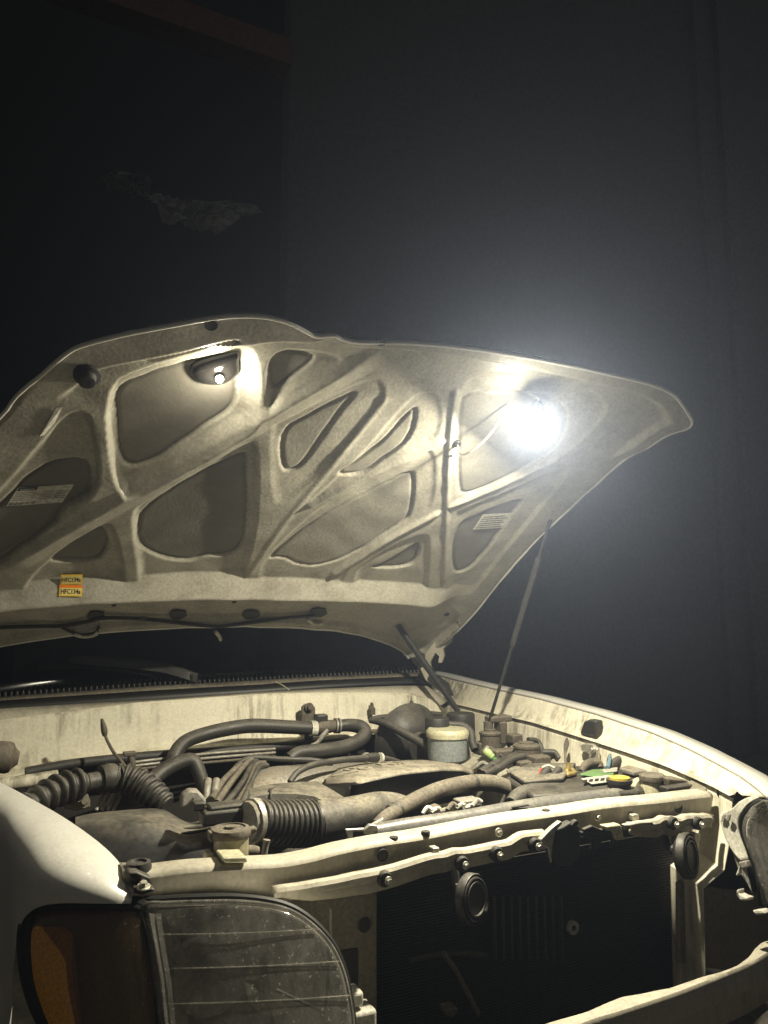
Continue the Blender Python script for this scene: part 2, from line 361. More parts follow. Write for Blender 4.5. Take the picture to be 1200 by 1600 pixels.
for i in range(0, 105):
    a, b = A_[i], B_[i]; d = Vector(b - a)
    o = bpy.data.objects.new('grille_slat', slme); col.objects.link(o); o.parent = grille
    o.matrix_parent_inverse = Matrix.Translation(-Vector(root_loc(grille)))
    q = Vector((0, -1, 0)).rotation_difference(d.normalized())
    o.matrix_basis = Matrix.Translation(Vector((a + b) / 2 - np.array([0, 0, .005]))) @ q.to_matrix().to_4x4() @ Matrix.Diagonal((1, d.length, 1, 1))
bpy.data.objects.remove(sl)

# windscreen and a plain cab behind it
wsb = [(-1.0, 1.27, 1.225), (-.6, 1.40, 1.262), (-.2, 1.46, 1.275), (.1, 1.47, 1.275), (.45, 1.46, 1.265), (.70, 1.47, 1.235)]
ws_rows = []
for t in np.linspace(0, 1, 6):
    ws_rows.append([np.array([-.05 + (x + .05) * (1 - .16 * t), y + .62 * t, z + .50 * t - .02 * t * t]) for x, y, z in spline(wsb, 4)])
MB().loft(ws_rows).build('windscreen', m_glassdark, truck, solid=.005)
top = ws_rows[-1]
cab = MB()
cab.loft([top, [p + np.array([0, .25, .05]) for p in top], [p + np.array([0, 1.3, .04]) for p in top], [p + np.array([0, 1.5, -.55]) for p in top], [p + np.array([0, 1.5, -1.2]) for p in top]])
for i, s in ((0, -1), (-1, 1)):
    lo, hi = ws_rows[0][i], ws_rows[-1][i]
    cab.loft([[lo, np.array([lo[0] + s * .08, lo[1] + .02, .55])], [lo + np.array([s * .05, .35, -.02]), np.array([lo[0] + s * .1, lo[1] + .4, .5])], [np.array([lo[0] + s * .05, hi[1] + 1.5, 1.22]), np.array([lo[0] + s * .1, hi[1] + 1.5, .5])]])
    cab.tube([lo, (lo + hi) / 2 + np.array([0, 0, .01]), hi], .03, 8)
    cab.tube([hi + np.array([0, .9, .02]), np.array([lo[0], hi[1] + .95, 1.2])], .035, 8)
cab.build('cab_shell', m_paint, truck, solid=.01)
MB().loft([[np.array([x, 1.52, 1.16]) for x in (-.8, .7)], [np.array([x, 1.75, 1.19]) for x in (-.8, .7)], [np.array([x, 2.1, 1.12]) for x in (-.8, .7)], [np.array([x, 2.2, .8]) for x in (-.8, .7)]]).build('dashboard', m_dark, truck)

# wiper arm lying across the grille
wp = [W(108, 1031, 1.36), W(140, 1032, 1.36), W(246, 1041, 1.33), W(290, 1053, 1.31), W(308, 1060, 1.305)]
up_ = np.array([0, .0, .012]); bk = np.array([0, .03, .006])
wa = MB()
for off in (0,):
    rows = []
    for p, wd, h in zip(spline(wp, 6), np.interp(np.linspace(0, 1, 25), [0, .15, .6, .85, 1], [.006, .016, .022, .018, .014]), np.interp(np.linspace(0, 1, 25), [0, .1, .6, 1], [.004, .012, .018, .014])):
        rows.append([p + np.array([0, -wd, -h]), p + np.array([0, -wd * .8, h * .6]), p + np.array([0, 0, h]), p + np.array([0, wd, h * .4]), p + np.array([0, wd, -h])])
    wa.loft(rows, closed=True)
wiper = wa.build('wiper_arm', m_black, truck)
c = W(302, 1060, 1.30)
MB().lathe([(0, .018), (.012, .018), (.017, .012), (.017, -.01), (0, -.01)], c).build('pivot_cap', m_black, wiper)
MB().tube([W(60, 1043, 1.37), W(150, 1042, 1.36), W(280, 1060, 1.33)], .006, 8).build('wiper_blade', m_rubber, wiper)
hose('dry_stem', [(430, 1065, 1.24), (442, 1071, 1.215), (452, 1078, 1.20)], .8, m_cream, truck, 3, seg=6)

# ---- far fender (the truck's left side) with its inner flange and apron
sil = [(672, 1051), (720, 1063), (780, 1077), (840, 1090), (930, 1114), (1020, 1144), (1080, 1171), (1125, 1195), (1164, 1217), (1190, 1238), (1199, 1246)]
six = [.705, .72, .735, .75, .765, .77, .765, .75, .725, .70, .690]
seam = [(676, 1086), (708, 1097), (750, 1107), (795, 1118), (840, 1128), (921, 1153), (990, 1175), (1050, 1196), (1089, 1213), (1120, 1226), (1150, 1242)]
sex = [.66, .68, .695, .705, .715, .725, .73, .73, .725, .71, .69]
S1 = along([WX(p[0], p[1], x) for p, x in zip(sil, six)], 46); S2 = along([WX(p[0], p[1], x) for p, x in zip(seam, sex)], 46)
rows = []
rows.append([q + np.array([-.022, 0, .0]) for q in S2])
rows.append([q + np.array([-.004, 0, .002]) for q in S2])
rows.append([q + np.array([.004, 0, .008]) for q in S2])
for t in (.2, .5, .8, .93): rows.append([q * (1 - t) + p * t for p, q in zip(S1, S2)])
MB().loft(rows).build('fender_flange', m_bay, truck, solid=.002)
seamline = [q + np.array([-.006, 0, -.003]) for q in S2]
MB().tube(seamline, .0028, 6).build('flange_sealer', m_hosed, truck)
rows = [[p + np.array([.001, 0, -.004]) for p in S1], [p + np.array([.003, 0, .003]) for p in S1], [p + np.array([.02, 0, .007]) for p in S1]]
rows.append([p + np.array([.08, 0, -.003]) for p in S1]); rows.append([p + np.array([.15, 0, -.05]) for p in S1]); rows.append([p + np.array([.185, 0, -.13]) for p in S1]); rows.append([np.array([p[0] + .19, p[1], .62]) for p in S1])
MB().loft(rows).build('fender', m_paint, truck, solid=.003)
# apron below the flange
AP = [[q + np.array([-.012, 0, -.006]) for q in S2], [q + np.array([-.014, 0, -.02]) for q in S2], [q + np.array([-.02, 0, -.08]) for q in S2], [q + np.array([-.05, 0, -.16]) for q in S2], [q + np.array([-.12, 0, -.19]) for q in S2], [np.array([q[0] - .13, q[1], .5]) for q in S2]]
MB().loft(AP).build('inner_fender', m_bay, truck, solid=.003)
# rubber hood bumper and bracket on it, studs
def on_flange(px, py, x): return WX(px, py, x)
p = WX(930, 1136, .735)
rb = MB(); rb.prism([WX(a, b, .742) for a, b in ((917, 1146), (924, 1126), (932, 1123), (943, 1125), (943, 1149), (930, 1149))], (-.03, 0, 0)); rb.build('rubber_stop', m_hosed, truck, .006)
MB().prism([WX(a, b, .70) for a, b in ((911, 1164), (918, 1161), (930, 1162), (938, 1170), (938, 1192), (926, 1190), (924, 1177), (913, 1173))], (-.012, 0, 0)).build('bracket', m_steel, truck, .003)
bolt(WX(927, 1171, .684), (-1, 0, 0), .006, m_steel, truck)
for a, b in ((886, 1153), (953, 1178)):
    hose('harness_clip', [(a, b, .55 if a < 900 else .38), (a - 1, b + 10, .55 if a < 900 else .38), (a - 3, b + 25, .54 if a < 900 else .37), (a - 2, b + 40, .52 if a < 900 else .37)], [1.5, 4, 2, 2], m_tan, truck, 5, seg=8)
hose('blue_wire', [(953, 1180, .37), (952, 1190, .36), (949, 1200, .34)], [2, 3, 3.5], m_blue, truck, 4, seg=8)

# ---- near fender (the truck's right side)
crest = [(213, 1400, .02), (203, 1377, .045), (190, 1353, .07), (167, 1327, .105), (133, 1300, .16), (93, 1273, .24), (47, 1247, .35), (0, 1222, .48), (-70, 1188, .68), (-150, 1152, .95), (-200, 1130, 1.25)]
bott = [(218, 1411, -.005), (205, 1412, -.01), (185, 1412, -.015), (150, 1412, -.012), (110, 1411, 0), (75, 1413, .02), (50, 1422, .045), (30, 1450, .09), (20, 1520, .16), (10, 1620, .3), (-60, 1640, .5)]
Cc = along(spline([W(*p) for p in crest], 4), 40); Bb = along(spline([W(*p) for p in bott], 4), 40)
rows = []
for off in ((.035, .045, -.06), (.014, .02, -.02), (.004, .006, -.003)):
    rows.append([p + np.array(off) for p in Cc])
for t in np.linspace(0, 1, 14):
    r = []
    for i, (p, q) in enumerate(zip(Cc, Bb)):
        s = i / 39
        d_ = q - p; th = t * math.pi / 2
        k = .55 + .45 * min(1, s * 3)
        hx = (1 - k) * t + k * math.sin(th); hz = (1 - k) * t + k * (1 - math.cos(th))
        w = p + np.array([d_[0] * hx, d_[1] * hx, d_[2] * hz]) + np.array([-.05 * s, -.03, .012]) * math.sin(math.pi * t) * min(1, np.linalg.norm(d_) / .25)
        r.append(w)
    rows.append(r)
near_fender = MB().loft(rows).build('fender', m_paint, truck, sub=1)
# side of the fender running back and down, and the cheek below the lamp
Lr = [rows[-1][i] for i in range(22, 40)]
MB().loft([Lr, [p + np.array([-.01, .03, -.12]) for p in Lr], [np.array([p[0] - .03, p[1] + .06, .62]) for p in Lr]]).build('fender_side', m_paint, truck)

# ---- radiator support: top bar, its front face, the flange with bolts
bar_f = [(192, 1364), (236, 1366), (300, 1358), (387, 1352), (440, 1349.5), (487, 1341.5), (533, 1329), (600, 1316), (660, 1307), (780, 1284), (900, 1266), (960, 1257.5), (1098, 1243), (1112, 1241)]
yb = .015
bf = along(spline([W(a, b, yb + .01 * math.sin(a / 90)) for a, b in bar_f], 4), 90)
bf = [p + np.array([0, .0012 * math.sin(i * .37 + 1), .0005 * math.sin(i * .31)]) for i, p in enumerate(bf)]
hgt = [np.interp(i / 89, [0, .1, .35, .6, .85, 1], [.046, .050, .048, .044, .040, .036]) for i in range(90)]
prof = [[p + np.array([0, .055, -.045]) for p in bf], [p + np.array([0, .046, .001]) for p in bf], [p + np.array([0, .040, .004]) for p in bf], [p + np.array([0, .006, .003]) for p in bf], [p + np.array([0, -.001, 0]) for p in bf], [p + np.array([0, -.004, -.005]) for p in bf]]
for t in (.3, .6, .85): prof.append([p + np.array([0, -.004 + .010 * t, -.005 - h * t]) for p, h in zip(bf, hgt)])
prof.append([p + np.array([0, .008, -.008 - h]) for p, h in zip(bf, hgt)])
prof.append([p + np.array([0, -.004, -.013 - h]) for p, h in zip(bf, hgt)])
support = MB().loft(prof).build('radiator_support', m_bar, truck, solid=.0025)
# holes and weld nuts on the bar
for a, b in ((933, 1277), (779, 1301)):
    bolt(W(a, b, .005), (0, -1, .1), .0055, m_steel, truck)
for a, b in ((598, 1336), (1060, 1262), (1125, 1238)):
    p = W(a, b, .008); MB().lathe([(.0, .0), (.0095, 0), (.011, .002), (.0115, 0)], p, (0, -1, 0), 16).build('hole_plug', m_hosed, truck)
for a, b in ((615, 1311), (665, 1302), (853, 1268), (1025, 1248)):
    p = W(a, b, .028); MB().lathe([(0, .0045), (.008, .0045), (.009, .003), (.009, -.004)], p, (0, 0, 1), 14).build('bar_hole', m_hosed, truck)
# paper label on the bar, a rubber pad, a grommet
lp = [W(441, 1346, .03), W(478, 1338, .03), W(483, 1331, .062), W(446, 1338, .062)]
zl = max(p[2] for p in lp) + .002
MB().prism([p + np.array([0, 0, .004]) for p in lp], (0, 0, .0012)).build('paper_label', m_paper, truck)
MB().prism([W(a, b, .0) for a, b in ((348, 1340), (385, 1339), (388, 1346), (383, 1349), (353, 1349), (347, 1345))], (0, .05, 0)).build('rubber_pad', m_cream, truck, .003)
p = W(216, 1357, .04); MB().lathe([(0, .008), (.012, .008), (.014, .012), (.020, .011), (.022, .003), (.022, -.006)], p, (0, 0, 1), 20).build('grommet', m_hosed, truck)
pplate('headlamp_bracket', [(200, 1364), (214, 1362), (236, 1372), (236, 1384), (222, 1386), (212, 1376), (204, 1374)], .0, .03, m_black, truck, .003)
pplate('headlamp_bracket', [(208, 1386), (240, 1388), (244, 1393), (222, 1399), (208, 1396)], -.01, .03, m_black, truck, .003)
bolt(W(224, 1386, -.008), (0, -.3, 1), .0065, m_steel, truck)

# flange in front, with torn wavy edge
fl = [(428, 1392), (470, 1385), (513, 1378), (567, 1367), (594, 1361), (620, 1356), (653, 1344), (680, 1338), (695, 1336), (711, 1330), (718, 1330), (730, 1330), (750, 1326), (775, 1321), (795, 1317), (806, 1310), (816, 1305), (835, 1303), (852, 1300)]
fr = [(985, 1290), (1005, 1287), (1026, 1284), (1036, 1279), (1050, 1279), (1062, 1280), (1075, 1276), (1107, 1275), (1113, 1276)]
def flange(pts, low, nm):
    a = along(spline([W(p[0], p[1], -.02) for p in pts], 4), 60)
    a = [p + np.array([0, .001 * math.sin(i * .6), .0005 * math.sin(i * .8 + 1)]) for i, p in enumerate(a)]
    d = [np.interp(i / 59, [0, .12, .3, .5, .75, 1], low) for i in range(60)]
    r = [[p + np.array([0, .015, .002]) for p in a], [p + np.array([0, .009, .0025]) for p in a], [p + np.array([0, .002, .001]) for p in a], [p + np.array([0, -.002, -.004]) for p in a], [p + np.array([0, -.001, -.012]) for p in a]]
    r.append([p + np.array([0, .004, -.5 * h]) for p, h in zip(a, d)]); r.append([p + np.array([0, .004, -h]) for p, h in zip(a, d)])
    return MB().loft(r).build(nm, m_bar, truck, solid=.0025)
flange(fl, [.012, .028, .036, .034, .032, .034], 'support_flange')
flange(fr, [.02, .028, .034, .038, .03, .026], 'support_flange')
for a, b in ((602, 1374), (723, 1350), (777, 1335), (837, 1321), (1053, 1287), (1092, 1287)):
    p = W(a, b, -.028)
    c_ = MB(); c_.lathe([(0, .003), (.012, .003), (.0145, 0), (.0145, -.008)], p, (0, -1, 0), 20); c_.build('rubber_washer', m_hosed, truck)
    bolt(p + np.array([.004, -.004, -.002]), (.15, -1, .1), .0046, m_steel, truck, 'flange_bolt')
for a, b in ((682, 1329), (994, 1277)):
    pbox('clip_nut', (a - 5, b - 4), (a + 5, b + 5), -.012, .02, m_steel, truck, .002)
# torn pieces of the grille mount hanging from the flange
pplate('torn_bracket', [(845, 1312), (862, 1294), (876, 1283), (880, 1286), (868, 1300), (864, 1320), (862, 1350), (856, 1326), (846, 1320)], -.035, .012, m_steel, truck, .002)
pplate('torn_bracket', [(893, 1290), (898, 1283), (903, 1281), (905, 1287), (900, 1294), (908, 1300), (940, 1302), (945, 1295), (952, 1300), (944, 1312), (930, 1330), (926, 1330), (930, 1311), (906, 1306), (896, 1300)], -.03, .012, m_hosed, truck, .002)
pplate('torn_bracket', [(912, 1296), (926, 1290), (940, 1296), (958, 1288), (975, 1292), (972, 1312), (960, 1318), (950, 1300), (934, 1304), (916, 1302)], -.032, .01, m_black, truck, .002)
pplate('grille_clip', [(945, 1291), (970, 1288), (973, 1297), (976, 1312), (964, 1314), (958, 1300), (949, 1298)], -.04, .02, m_cream, truck, .003)
pplate('grille_clip', [(976, 1290), (1000, 1284), (1020, 1283), (1023, 1290), (1012, 1294), (990, 1293)], -.036, .015, m_bar, truck, .003)
pplate('black_bracket', [(858, 1300), (880, 1292), (893, 1284), (905, 1290), (908, 1310), (905, 1340), (890, 1355), (872, 1352), (862, 1335)], -.025, .02, m_hosed, truck, .003)

# side panels below the bar (headlamp carriers), condenser with its fins, horns
pplate('lamp_panel', [(236, 1398), (420, 1392), (500, 1397), (590, 1392), (590, 1700), (236, 1720)], .03, .015, m_panel, truck, .004)
pplate('panel_opening', [(532, 1486), (560, 1482), (560, 1540), (556, 1545), (540, 1530)], .026, .006, m_hosed, truck, .002)
p = W(570, 1446, .026); MB().lathe([(0, .002), (.011, .002), (.013, 0), (.013, -.004)], p, (0, -1, 0), 16).build('panel_hole', m_hosed, truck)
pplate('panel_seam', [(515, 1418), (520, 1420), (520, 1470), (516, 1470)], .026, .006, m_bar, truck, .002)
pplate('lamp_panel', [(1062, 1380), (1080, 1372), (1098, 1385), (1160, 1392), (1210, 1398), (1210, 1500), (1150, 1520), (1062, 1505)], .03, .015, m_panel, truck, .004)
pplate('panel_edge', [(1086, 1300), (1096, 1304), (1092, 1318), (1090, 1345), (1096, 1370), (1100, 1392), (1092, 1386), (1086, 1360), (1082, 1330)], .005, .02, m_bar, truck, .003)
x0, x1 = -.41, .66
core = MB().box(((x0 + x1) / 2, .10, .74), (x1 - x0, .03, .52)).build('condenser', m_fin, truck, .004)
fin = MB().box((0, 0, 0), (x1 - x0 - .02, .003, .0035)).build('fin', m_fin, None); fme = fin.data; bpy.data.objects.remove(fin)
for i in range(80):
    o = bpy.data.objects.new('condenser_tube', fme); col.objects.link(o); o.parent = core; o.matrix_parent_inverse = Matrix.Translation(-Vector(root_loc(core)))
    o.location = ((x0 + x1) / 2, .0838, .50 + i * .006)
for i in range(9):                              # upright stays, faintly seen
    a = W(772 + i * 13, 1400, .055); b = W(774 + i * 13, 1500, .055)
    MB().tube([a, b], .004, 6).build('grille_stay', m_black, truck)
MB().tube([W(692, 1488, .03), W(712, 1515, .02), W(748, 1585, .0)], .005, 8).build('stay_rod', m_tan, truck)
pplate('latch_bracket', [(697, 1578), (715, 1574), (717, 1582), (708, 1590), (698, 1588)], .0, .03, m_tan, truck, .003)
def horn(cx, cy, rx, ry, y):
    c_ = W(cx, cy, y); r = ry * depth(c_) / F
    h = MB()
    pr = [(0, .012), (.60, .012), (.62, .016), (.68, .016), (.70, .010), (.78, .010), (.80, .015), (.86, .014), (.88, .008), (.94, .008), (.965, .013), (1.0, .010), (1.0, -.004), (.7, -.016), (0, -.02)]
    h.lathe([(a * r, b) for a, b in pr], c_, (.42, -.9, .12), 40)
    o = h.build('horn', m_black, truck)
    MB().tube([c_ + np.array([0, .03, 0]), c_ + np.array([0, .05, .01]), c_ + np.array([0, .06, .04])], .009, 8).build('horn_bracket', m_black, o)
horn(735, 1404, 24, 37, -.055); horn(1071, 1337, 22, 34, -.045)
p = W(893, 1448, .02); MB().lathe([(.006, .0), (.006, .008), (.014, .008), (.014, 0)], p, (0, -1, 0), 18).build('hose_clamp', m_alu, truck)
hose('cooler_line', [(640, 1500, .05), (700, 1490, .05), (760, 1492, .05)], 4, m_black, truck)

# ---- bumper reinforcement beam, lit along its top
bk_ = [(560, 1700), (720, 1650), (863, 1598), (917, 1583), (950, 1568), (973, 1559), (1005, 1554), (1030, 1548), (1042, 1547), (1060, 1541), (1100, 1527), (1128, 1520), (1153, 1510), (1172, 1496), (1180, 1484), (1192, 1473), (1215, 1468)]
ft_ = [(560, 1745), (740, 1668), (910, 1599), (960, 1583), (1000, 1570), (1033, 1559), (1070, 1546), (1133, 1521), (1170, 1505), (1200, 1488), (1225, 1470)]
zb_ = .78
bt = along([WZ(a, b, zb_) for a, b in bk_], 60); ftr = along(spline([WZ(a, b, zb_) for a, b in ft_], 4), 60)
beam_rows = [[p + np.array([0, .004, -.05]) for p in bt], [p + np.array([0, 0, .0]) for p in bt], [p * .6 + q * .4 + np.array([0, 0, .002 * math.sin(i * .9)]) for i, (p, q) in enumerate(zip(bt, ftr))], ftr, [q + np.array([.0, -.003, -.004]) for q in ftr], [q + np.array([0, -.004, -.045]) for q in ftr], [q + np.array([0, .01, -.05]) for q in ftr], [q + np.array([0, .01, -.10]) for q in ftr]]
MB().loft(beam_rows).build('bumper_beam', m_bar, truck, solid=.003)
lower_ = [q + np.array([.0, -.06, -.16]) for q in ftr]
MB().loft([[p + np.array([0, .1, .006]) for p in lower_], lower_, [p + np.array([0, -.02, -.02]) for p in lower_], [p + np.array([0, -.02, -.15]) for p in lower_]]).build('bumper_cover', m_black, truck, solid=.004)

# ---- near headlamp: clear lens over chrome bowls, side lamp with amber reflector
def lamp_y(x, z): return -.165 + .70 * max(0, -x - .36) ** 2 * 1.0 + (z - .85) * .50 + .0 + .6 * max(0, -x - .66) ** 1.6
def LY(px, py, off=0.0): p = WS(px, py, lamp_y); return p + np.array([0, off, 0])
head = [(224, 1418), (262, 1413), (310, 1411), (380, 1411), (440, 1420), (480, 1440), (515, 1475), (535, 1515), (546, 1560), (552, 1610), (548, 1680), (500, 1720), (380, 1730), (264, 1715), (252, 1620), (243, 1535), (232, 1465)]
side = [(52, 1434), (68, 1425), (110, 1421), (214, 1424), (224, 1450), (236, 1510), (243, 1570), (248, 1640), (252, 1715), (170, 1715), (110, 1660), (76, 1598), (58, 1555), (48, 1515), (44, 1470)]
def fill_patch(outline, n=14, off=0.0, bulge=0.0):
    """a curved patch over an outline on the lamp surface: rings shrinking to the middle"""
    o = spline([np.array(p, float) for p in outline], 5, True); c_ = np.mean(o, axis=0); rows = []
    for k in range(n):
        t = 1 - k / (n - 1) * .995
        rows.append([LY(*(c_ + (q - c_) * t), off - bulge * (1 - t * t)) for q in o])
    return MB().loft(rows, closed=True)
def rim(outline, r, name, mat, parent, off=0.0, grow=0):
    o = spline([np.array(p, float) for p in outline], 6, True); c_ = np.mean(o, axis=0)
    o = [q + (q - c_) / np.linalg.norm(q - c_) * grow for q in o]
    P = [LY(*q, off) for q in o]; P += [P[0], P[1]]
    return MB().tube(P, r, 8, cap=False).build(name, mat, parent)
hl = fill_patch(head, bulge=.008).build('headlamp', m_lens, truck, solid=.003)
rim(head, .0045, 'lens_rim', m_lens, hl, .002)
rim(head, .006, 'seal', m_rubber, hl, .012, 5)
# inside: housing bowl
o = spline([np.array(p, float) for p in head], 5, True); c0 = np.mean(o, axis=0); rows = []
for t, off in ((1.0, .012), (.985, .05), (.93, .085), (.80, .10), (.55, .115), (.25, .12), (.01, .12)):
    rows.append([LY(*(c0 + (q - c0) * t)) + np.array([0, off, -.01 * (1 - t)]) for q in o])
MB().loft(rows, closed=True).build('reflector_housing', m_chrome, hl)
for cx, cy, r in ((345, 1545, 62), (455, 1550, 55)):          # two faceted bowls
    c_ = LY(cx, cy, .085); rr = r * depth(c_) / F
    bw = MB(); seg = 14; rows = []
    for k in range(6):
        a = k / 5; rows.append([c_ + np.array([math.cos(2 * math.pi * j / seg) * rr * (1 - a * .75), a * .05 - .03, math.sin(2 * math.pi * j / seg) * rr * (1 - a * .75)]) for j in range(seg)])
    bw.loft(rows, smooth=False, closed=True); bw.build('reflector_bowl', m_chrome, hl)
    MB().lathe([(0, -.035), (.009, -.035), (.012, -.025), (.012, .02)], c_, (0, 1, 0), 16).build('bulb', m_cream, hl)
# moulded lines across the lens and the bezel bar
for k, (ya, yb2, xa, xb) in enumerate(((1458, 1450, 246, 494), (1511, 1500, 256, 528), (1566, 1553, 262, 545))):
    P = [LY(xa + (xb - xa) * i / 20, ya + (yb2 - ya) * i / 20, -.0075 * math.sin(math.pi * (i / 20 * .8 + .1)) - .003) for i in range(21)]
    MB().tube(P, .0009, 6).build('lens_line', m_lens, hl)
P = [LY(a, b, .05) for a, b in ((250, 1440), (268, 1520), (275, 1600), (282, 1700))]
MB().loft([P, [p + np.array([.03, .02, 0]) for p in P], [p + np.array([.035, .05, 0]) for p in P]]).build('inner_bezel', m_chrome, hl)
P = [LY(a, b, .03) for a, b in ((522, 1490), (524, 1540), (518, 1596), (440, 1560))]
MB().tube(P, .003, 6).build('bulb_wire', m_black, hl)
P = [LY(a, b, -.006) for a, b in ((232, 1424), (240, 1470), (250, 1530), (257, 1600), (264, 1690))]; Q = [LY(a, b, -.010) for a, b in ((250, 1424), (256, 1470), (266, 1530), (273, 1600), (282, 1690))]
MB().loft([P, [(p + q) / 2 + np.array([0, -.004, 0]) for p, q in zip(P, Q)], Q]).build('lens_edge', glass('clear_lens_edge', (.9, .9, .86), .5, (.55, .53, .47), .05, 18), hl)
sd = fill_patch(side, bulge=.012).build('side_lamp', m_lens2, truck, solid=.003)
rim(side, .006, 'seal', m_rubber, sd, .004, 4)
rim(side, .010, 'gasket', m_rubber, sd, .012, 10)
o = spline([np.array(p, float) for p in side], 5, True); c0 = np.mean(o, axis=0); rows = []
for t, off in ((1.0, .010), (.98, .020), (.9, .026), (.6, .026), (.01, .026)):
    rows.append([LY(*(c0 + (q - c0) * t)) + np.array([.0, off, 0]) for q in o])
MB().loft(rows, closed=True).build('lamp_housing', dusty('brown_lamp_housing', (.45, .34, .20), rough=.4, amt=.1), sd)
am = [(50, 1452), (72, 1446), (108, 1452), (116, 1480), (122, 1540), (128, 1600), (132, 1660), (100, 1640), (76, 1598), (58, 1550), (50, 1510)]
o = spline([np.array(p, float) for p in am], 5, True); c0 = np.mean(o, axis=0); rows = []
for k in range(8):
    t = 1 - k / 7 * .99; rows.append([LY(*(c0 + (q - c0) * t), -.005 - .009 * (1 - t * t)) for q in o])
MB().loft(rows, closed=True).build('amber_reflector', m_amber, sd)
P = [LY(a, b, .012) for a, b in ((117, 1470), (121, 1540), (130, 1610))]
MB().tube(P, .0016, 6).build('divider', m_lens, sd)
for a in (205, 218): MB().tube([LY(a, 1440, .02), LY(a + 10, 1520, .02), LY(a + 17, 1600, .02)], .002, 6).build('divider', m_lens2, sd)
# lamp adjusters at its inner end
pbox('lamp_adjuster', (549, 1552), (569, 1575), -.06, .04, m_white, truck, .005)
pbox('lamp_adjuster', (553, 1582), (590, 1640), -.07, .05, m_white, truck, .006)

# ---- far headlamp, seen from the side, with its white carrier
def far_plate(name, pts, x, d, mat, bevel=.003): return MB().prism([WX(a, b, x) for a, b in pts], (d, 0, 0)).build(name, mat, truck, bevel)
def patch_x(name, Lp, Rp, xl, xr, mat, n=20, bul=.0, solid=.003, rgh=0):
    a = along([WX(p[0], p[1], x) for p, x in zip(Lp, xl)], n); b = along([WX(p[0], p[1], x) for p, x in zip(Rp, xr)], n); rows = []
    for t in np.linspace(0, 1, 9):
        rows.append([p * (1 - t) + q * t + np.array([0, -bul * math.sin(math.pi * t), 0]) + rgh * np.array([math.sin(i * 2.1 + t * 7), math.cos(i * 1.7 + t * 9), 0]) for i, (p, q) in enumerate(zip(a, b))])
    return MB().loft(rows).build(name, mat, truck, solid=solid)
patch_x('lamp_carrier', [(1184, 1243), (1171, 1245), (1156, 1252), (1144, 1264), (1126, 1271), (1126, 1284), (1133, 1308), (1144, 1329), (1158, 1346)], [(1187, 1246), (1178, 1250), (1168, 1257), (1160, 1268), (1155, 1279), (1154.5, 1293), (1157.5, 1308), (1165, 1327), (1171, 1345)],
        [.665, .66, .65, .645, .64, .64, .64, .64, .64], [.665, .66, .655, .65, .65, .65, .65, .65, .65], m_white, solid=.004)
patch_x('carrier_leg', [(1145, 1330), (1150, 1345), (1154, 1358), (1160, 1366)], [(1158, 1330), (1162, 1345), (1168, 1362), (1176, 1396)], [.65] * 4, [.655] * 4, m_alu, solid=.004)
patch_x('lens_gap', [(1187, 1247), (1169, 1257), (1157, 1276), (1155, 1293), (1158, 1309), (1166, 1328), (1176, 1352), (1184, 1385), (1186, 1416)], [(1192, 1249), (1173, 1260), (1161, 1277), (1159.5, 1293), (1162, 1309), (1170, 1328), (1180, 1352), (1188, 1385), (1191, 1416)], [.66] * 9, [.655] * 9, m_rubber)
lens_far = patch_x('headlamp', [(1192, 1250), (1174, 1261), (1162, 1278), (1160, 1293), (1162, 1309), (1170, 1330), (1180, 1352), (1187, 1385), (1191, 1412)], [(1262, 1246), (1262, 1258), (1262, 1278), (1262, 1293), (1262, 1309), (1262, 1330), (1262, 1352), (1262, 1385), (1262, 1412)], [.652] * 9, [.76] * 9, m_lens, bul=.045, n=30)
def far_part(name, l_, r_, xl, xr, mat, bul=0): o = patch_x(name, l_, r_, xl, xr, mat, bul=bul); o.parent = lens_far; o.matrix_parent_inverse = Matrix.Identity(4); return o
far_part('reflector', [(1196, 1258), (1178, 1268), (1168, 1284), (1166, 1300), (1170, 1318), (1178, 1345), (1188, 1385)], [(1265, y_) for y_ in (1258, 1268, 1284, 1300, 1318, 1345, 1385)], [.675] * 7, [.82] * 7, m_chrome, -.015)
for k_, dx_ in enumerate((9, 20)):
    far_part('reflector_rib', [(1192 + dx_, 1256), (1174 + dx_, 1266), (1163 + dx_, 1284), (1162 + dx_, 1300), (1165 + dx_, 1318), (1173 + dx_, 1345), (1184 + dx_, 1385)], [(1196 + dx_, 1256), (1178 + dx_, 1266), (1167 + dx_, 1284), (1166 + dx_, 1300), (1169 + dx_, 1318), (1177 + dx_, 1345), (1188 + dx_, 1385)], [.668 + .006 * k_] * 7, [.672 + .006 * k_] * 7, m_black)
for sl_ in ([(1130, 1273.5), (1135, 1273), (1133, 1283), (1128, 1284)], [(1138, 1272.5), (1143, 1272.5), (1141, 1282.5), (1136.5, 1283)]): far_plate('carrier_slot', sl_, .638, -.004, m_alu, .001)
far_plate('carrier_foot', [(1160, 1346), (1172, 1343), (1176, 1354), (1166, 1357)], .636, -.015, m_alu)
far_plate('carrier_foot', [(1153, 1368), (1160, 1350), (1160, 1366)], .63, -.01, m_white)
far_plate('carrier_foot', [(1160, 1389), (1164, 1387), (1164, 1394), (1172, 1398), (1180, 1400), (1178, 1405), (1166, 1405), (1161, 1398)], .62, -.02, m_white)
far_plate('carrier_foot', [(1185, 1420), (1200, 1418), (1206, 1426), (1190, 1427)], .62, -.02, m_white)
pplate('lamp_cavity', [(1094, 1290), (1110, 1272), (1125, 1272), (1160, 1340), (1200, 1400), (1160, 1400), (1098, 1392)], .09, .02, m_hosed, truck, .003)
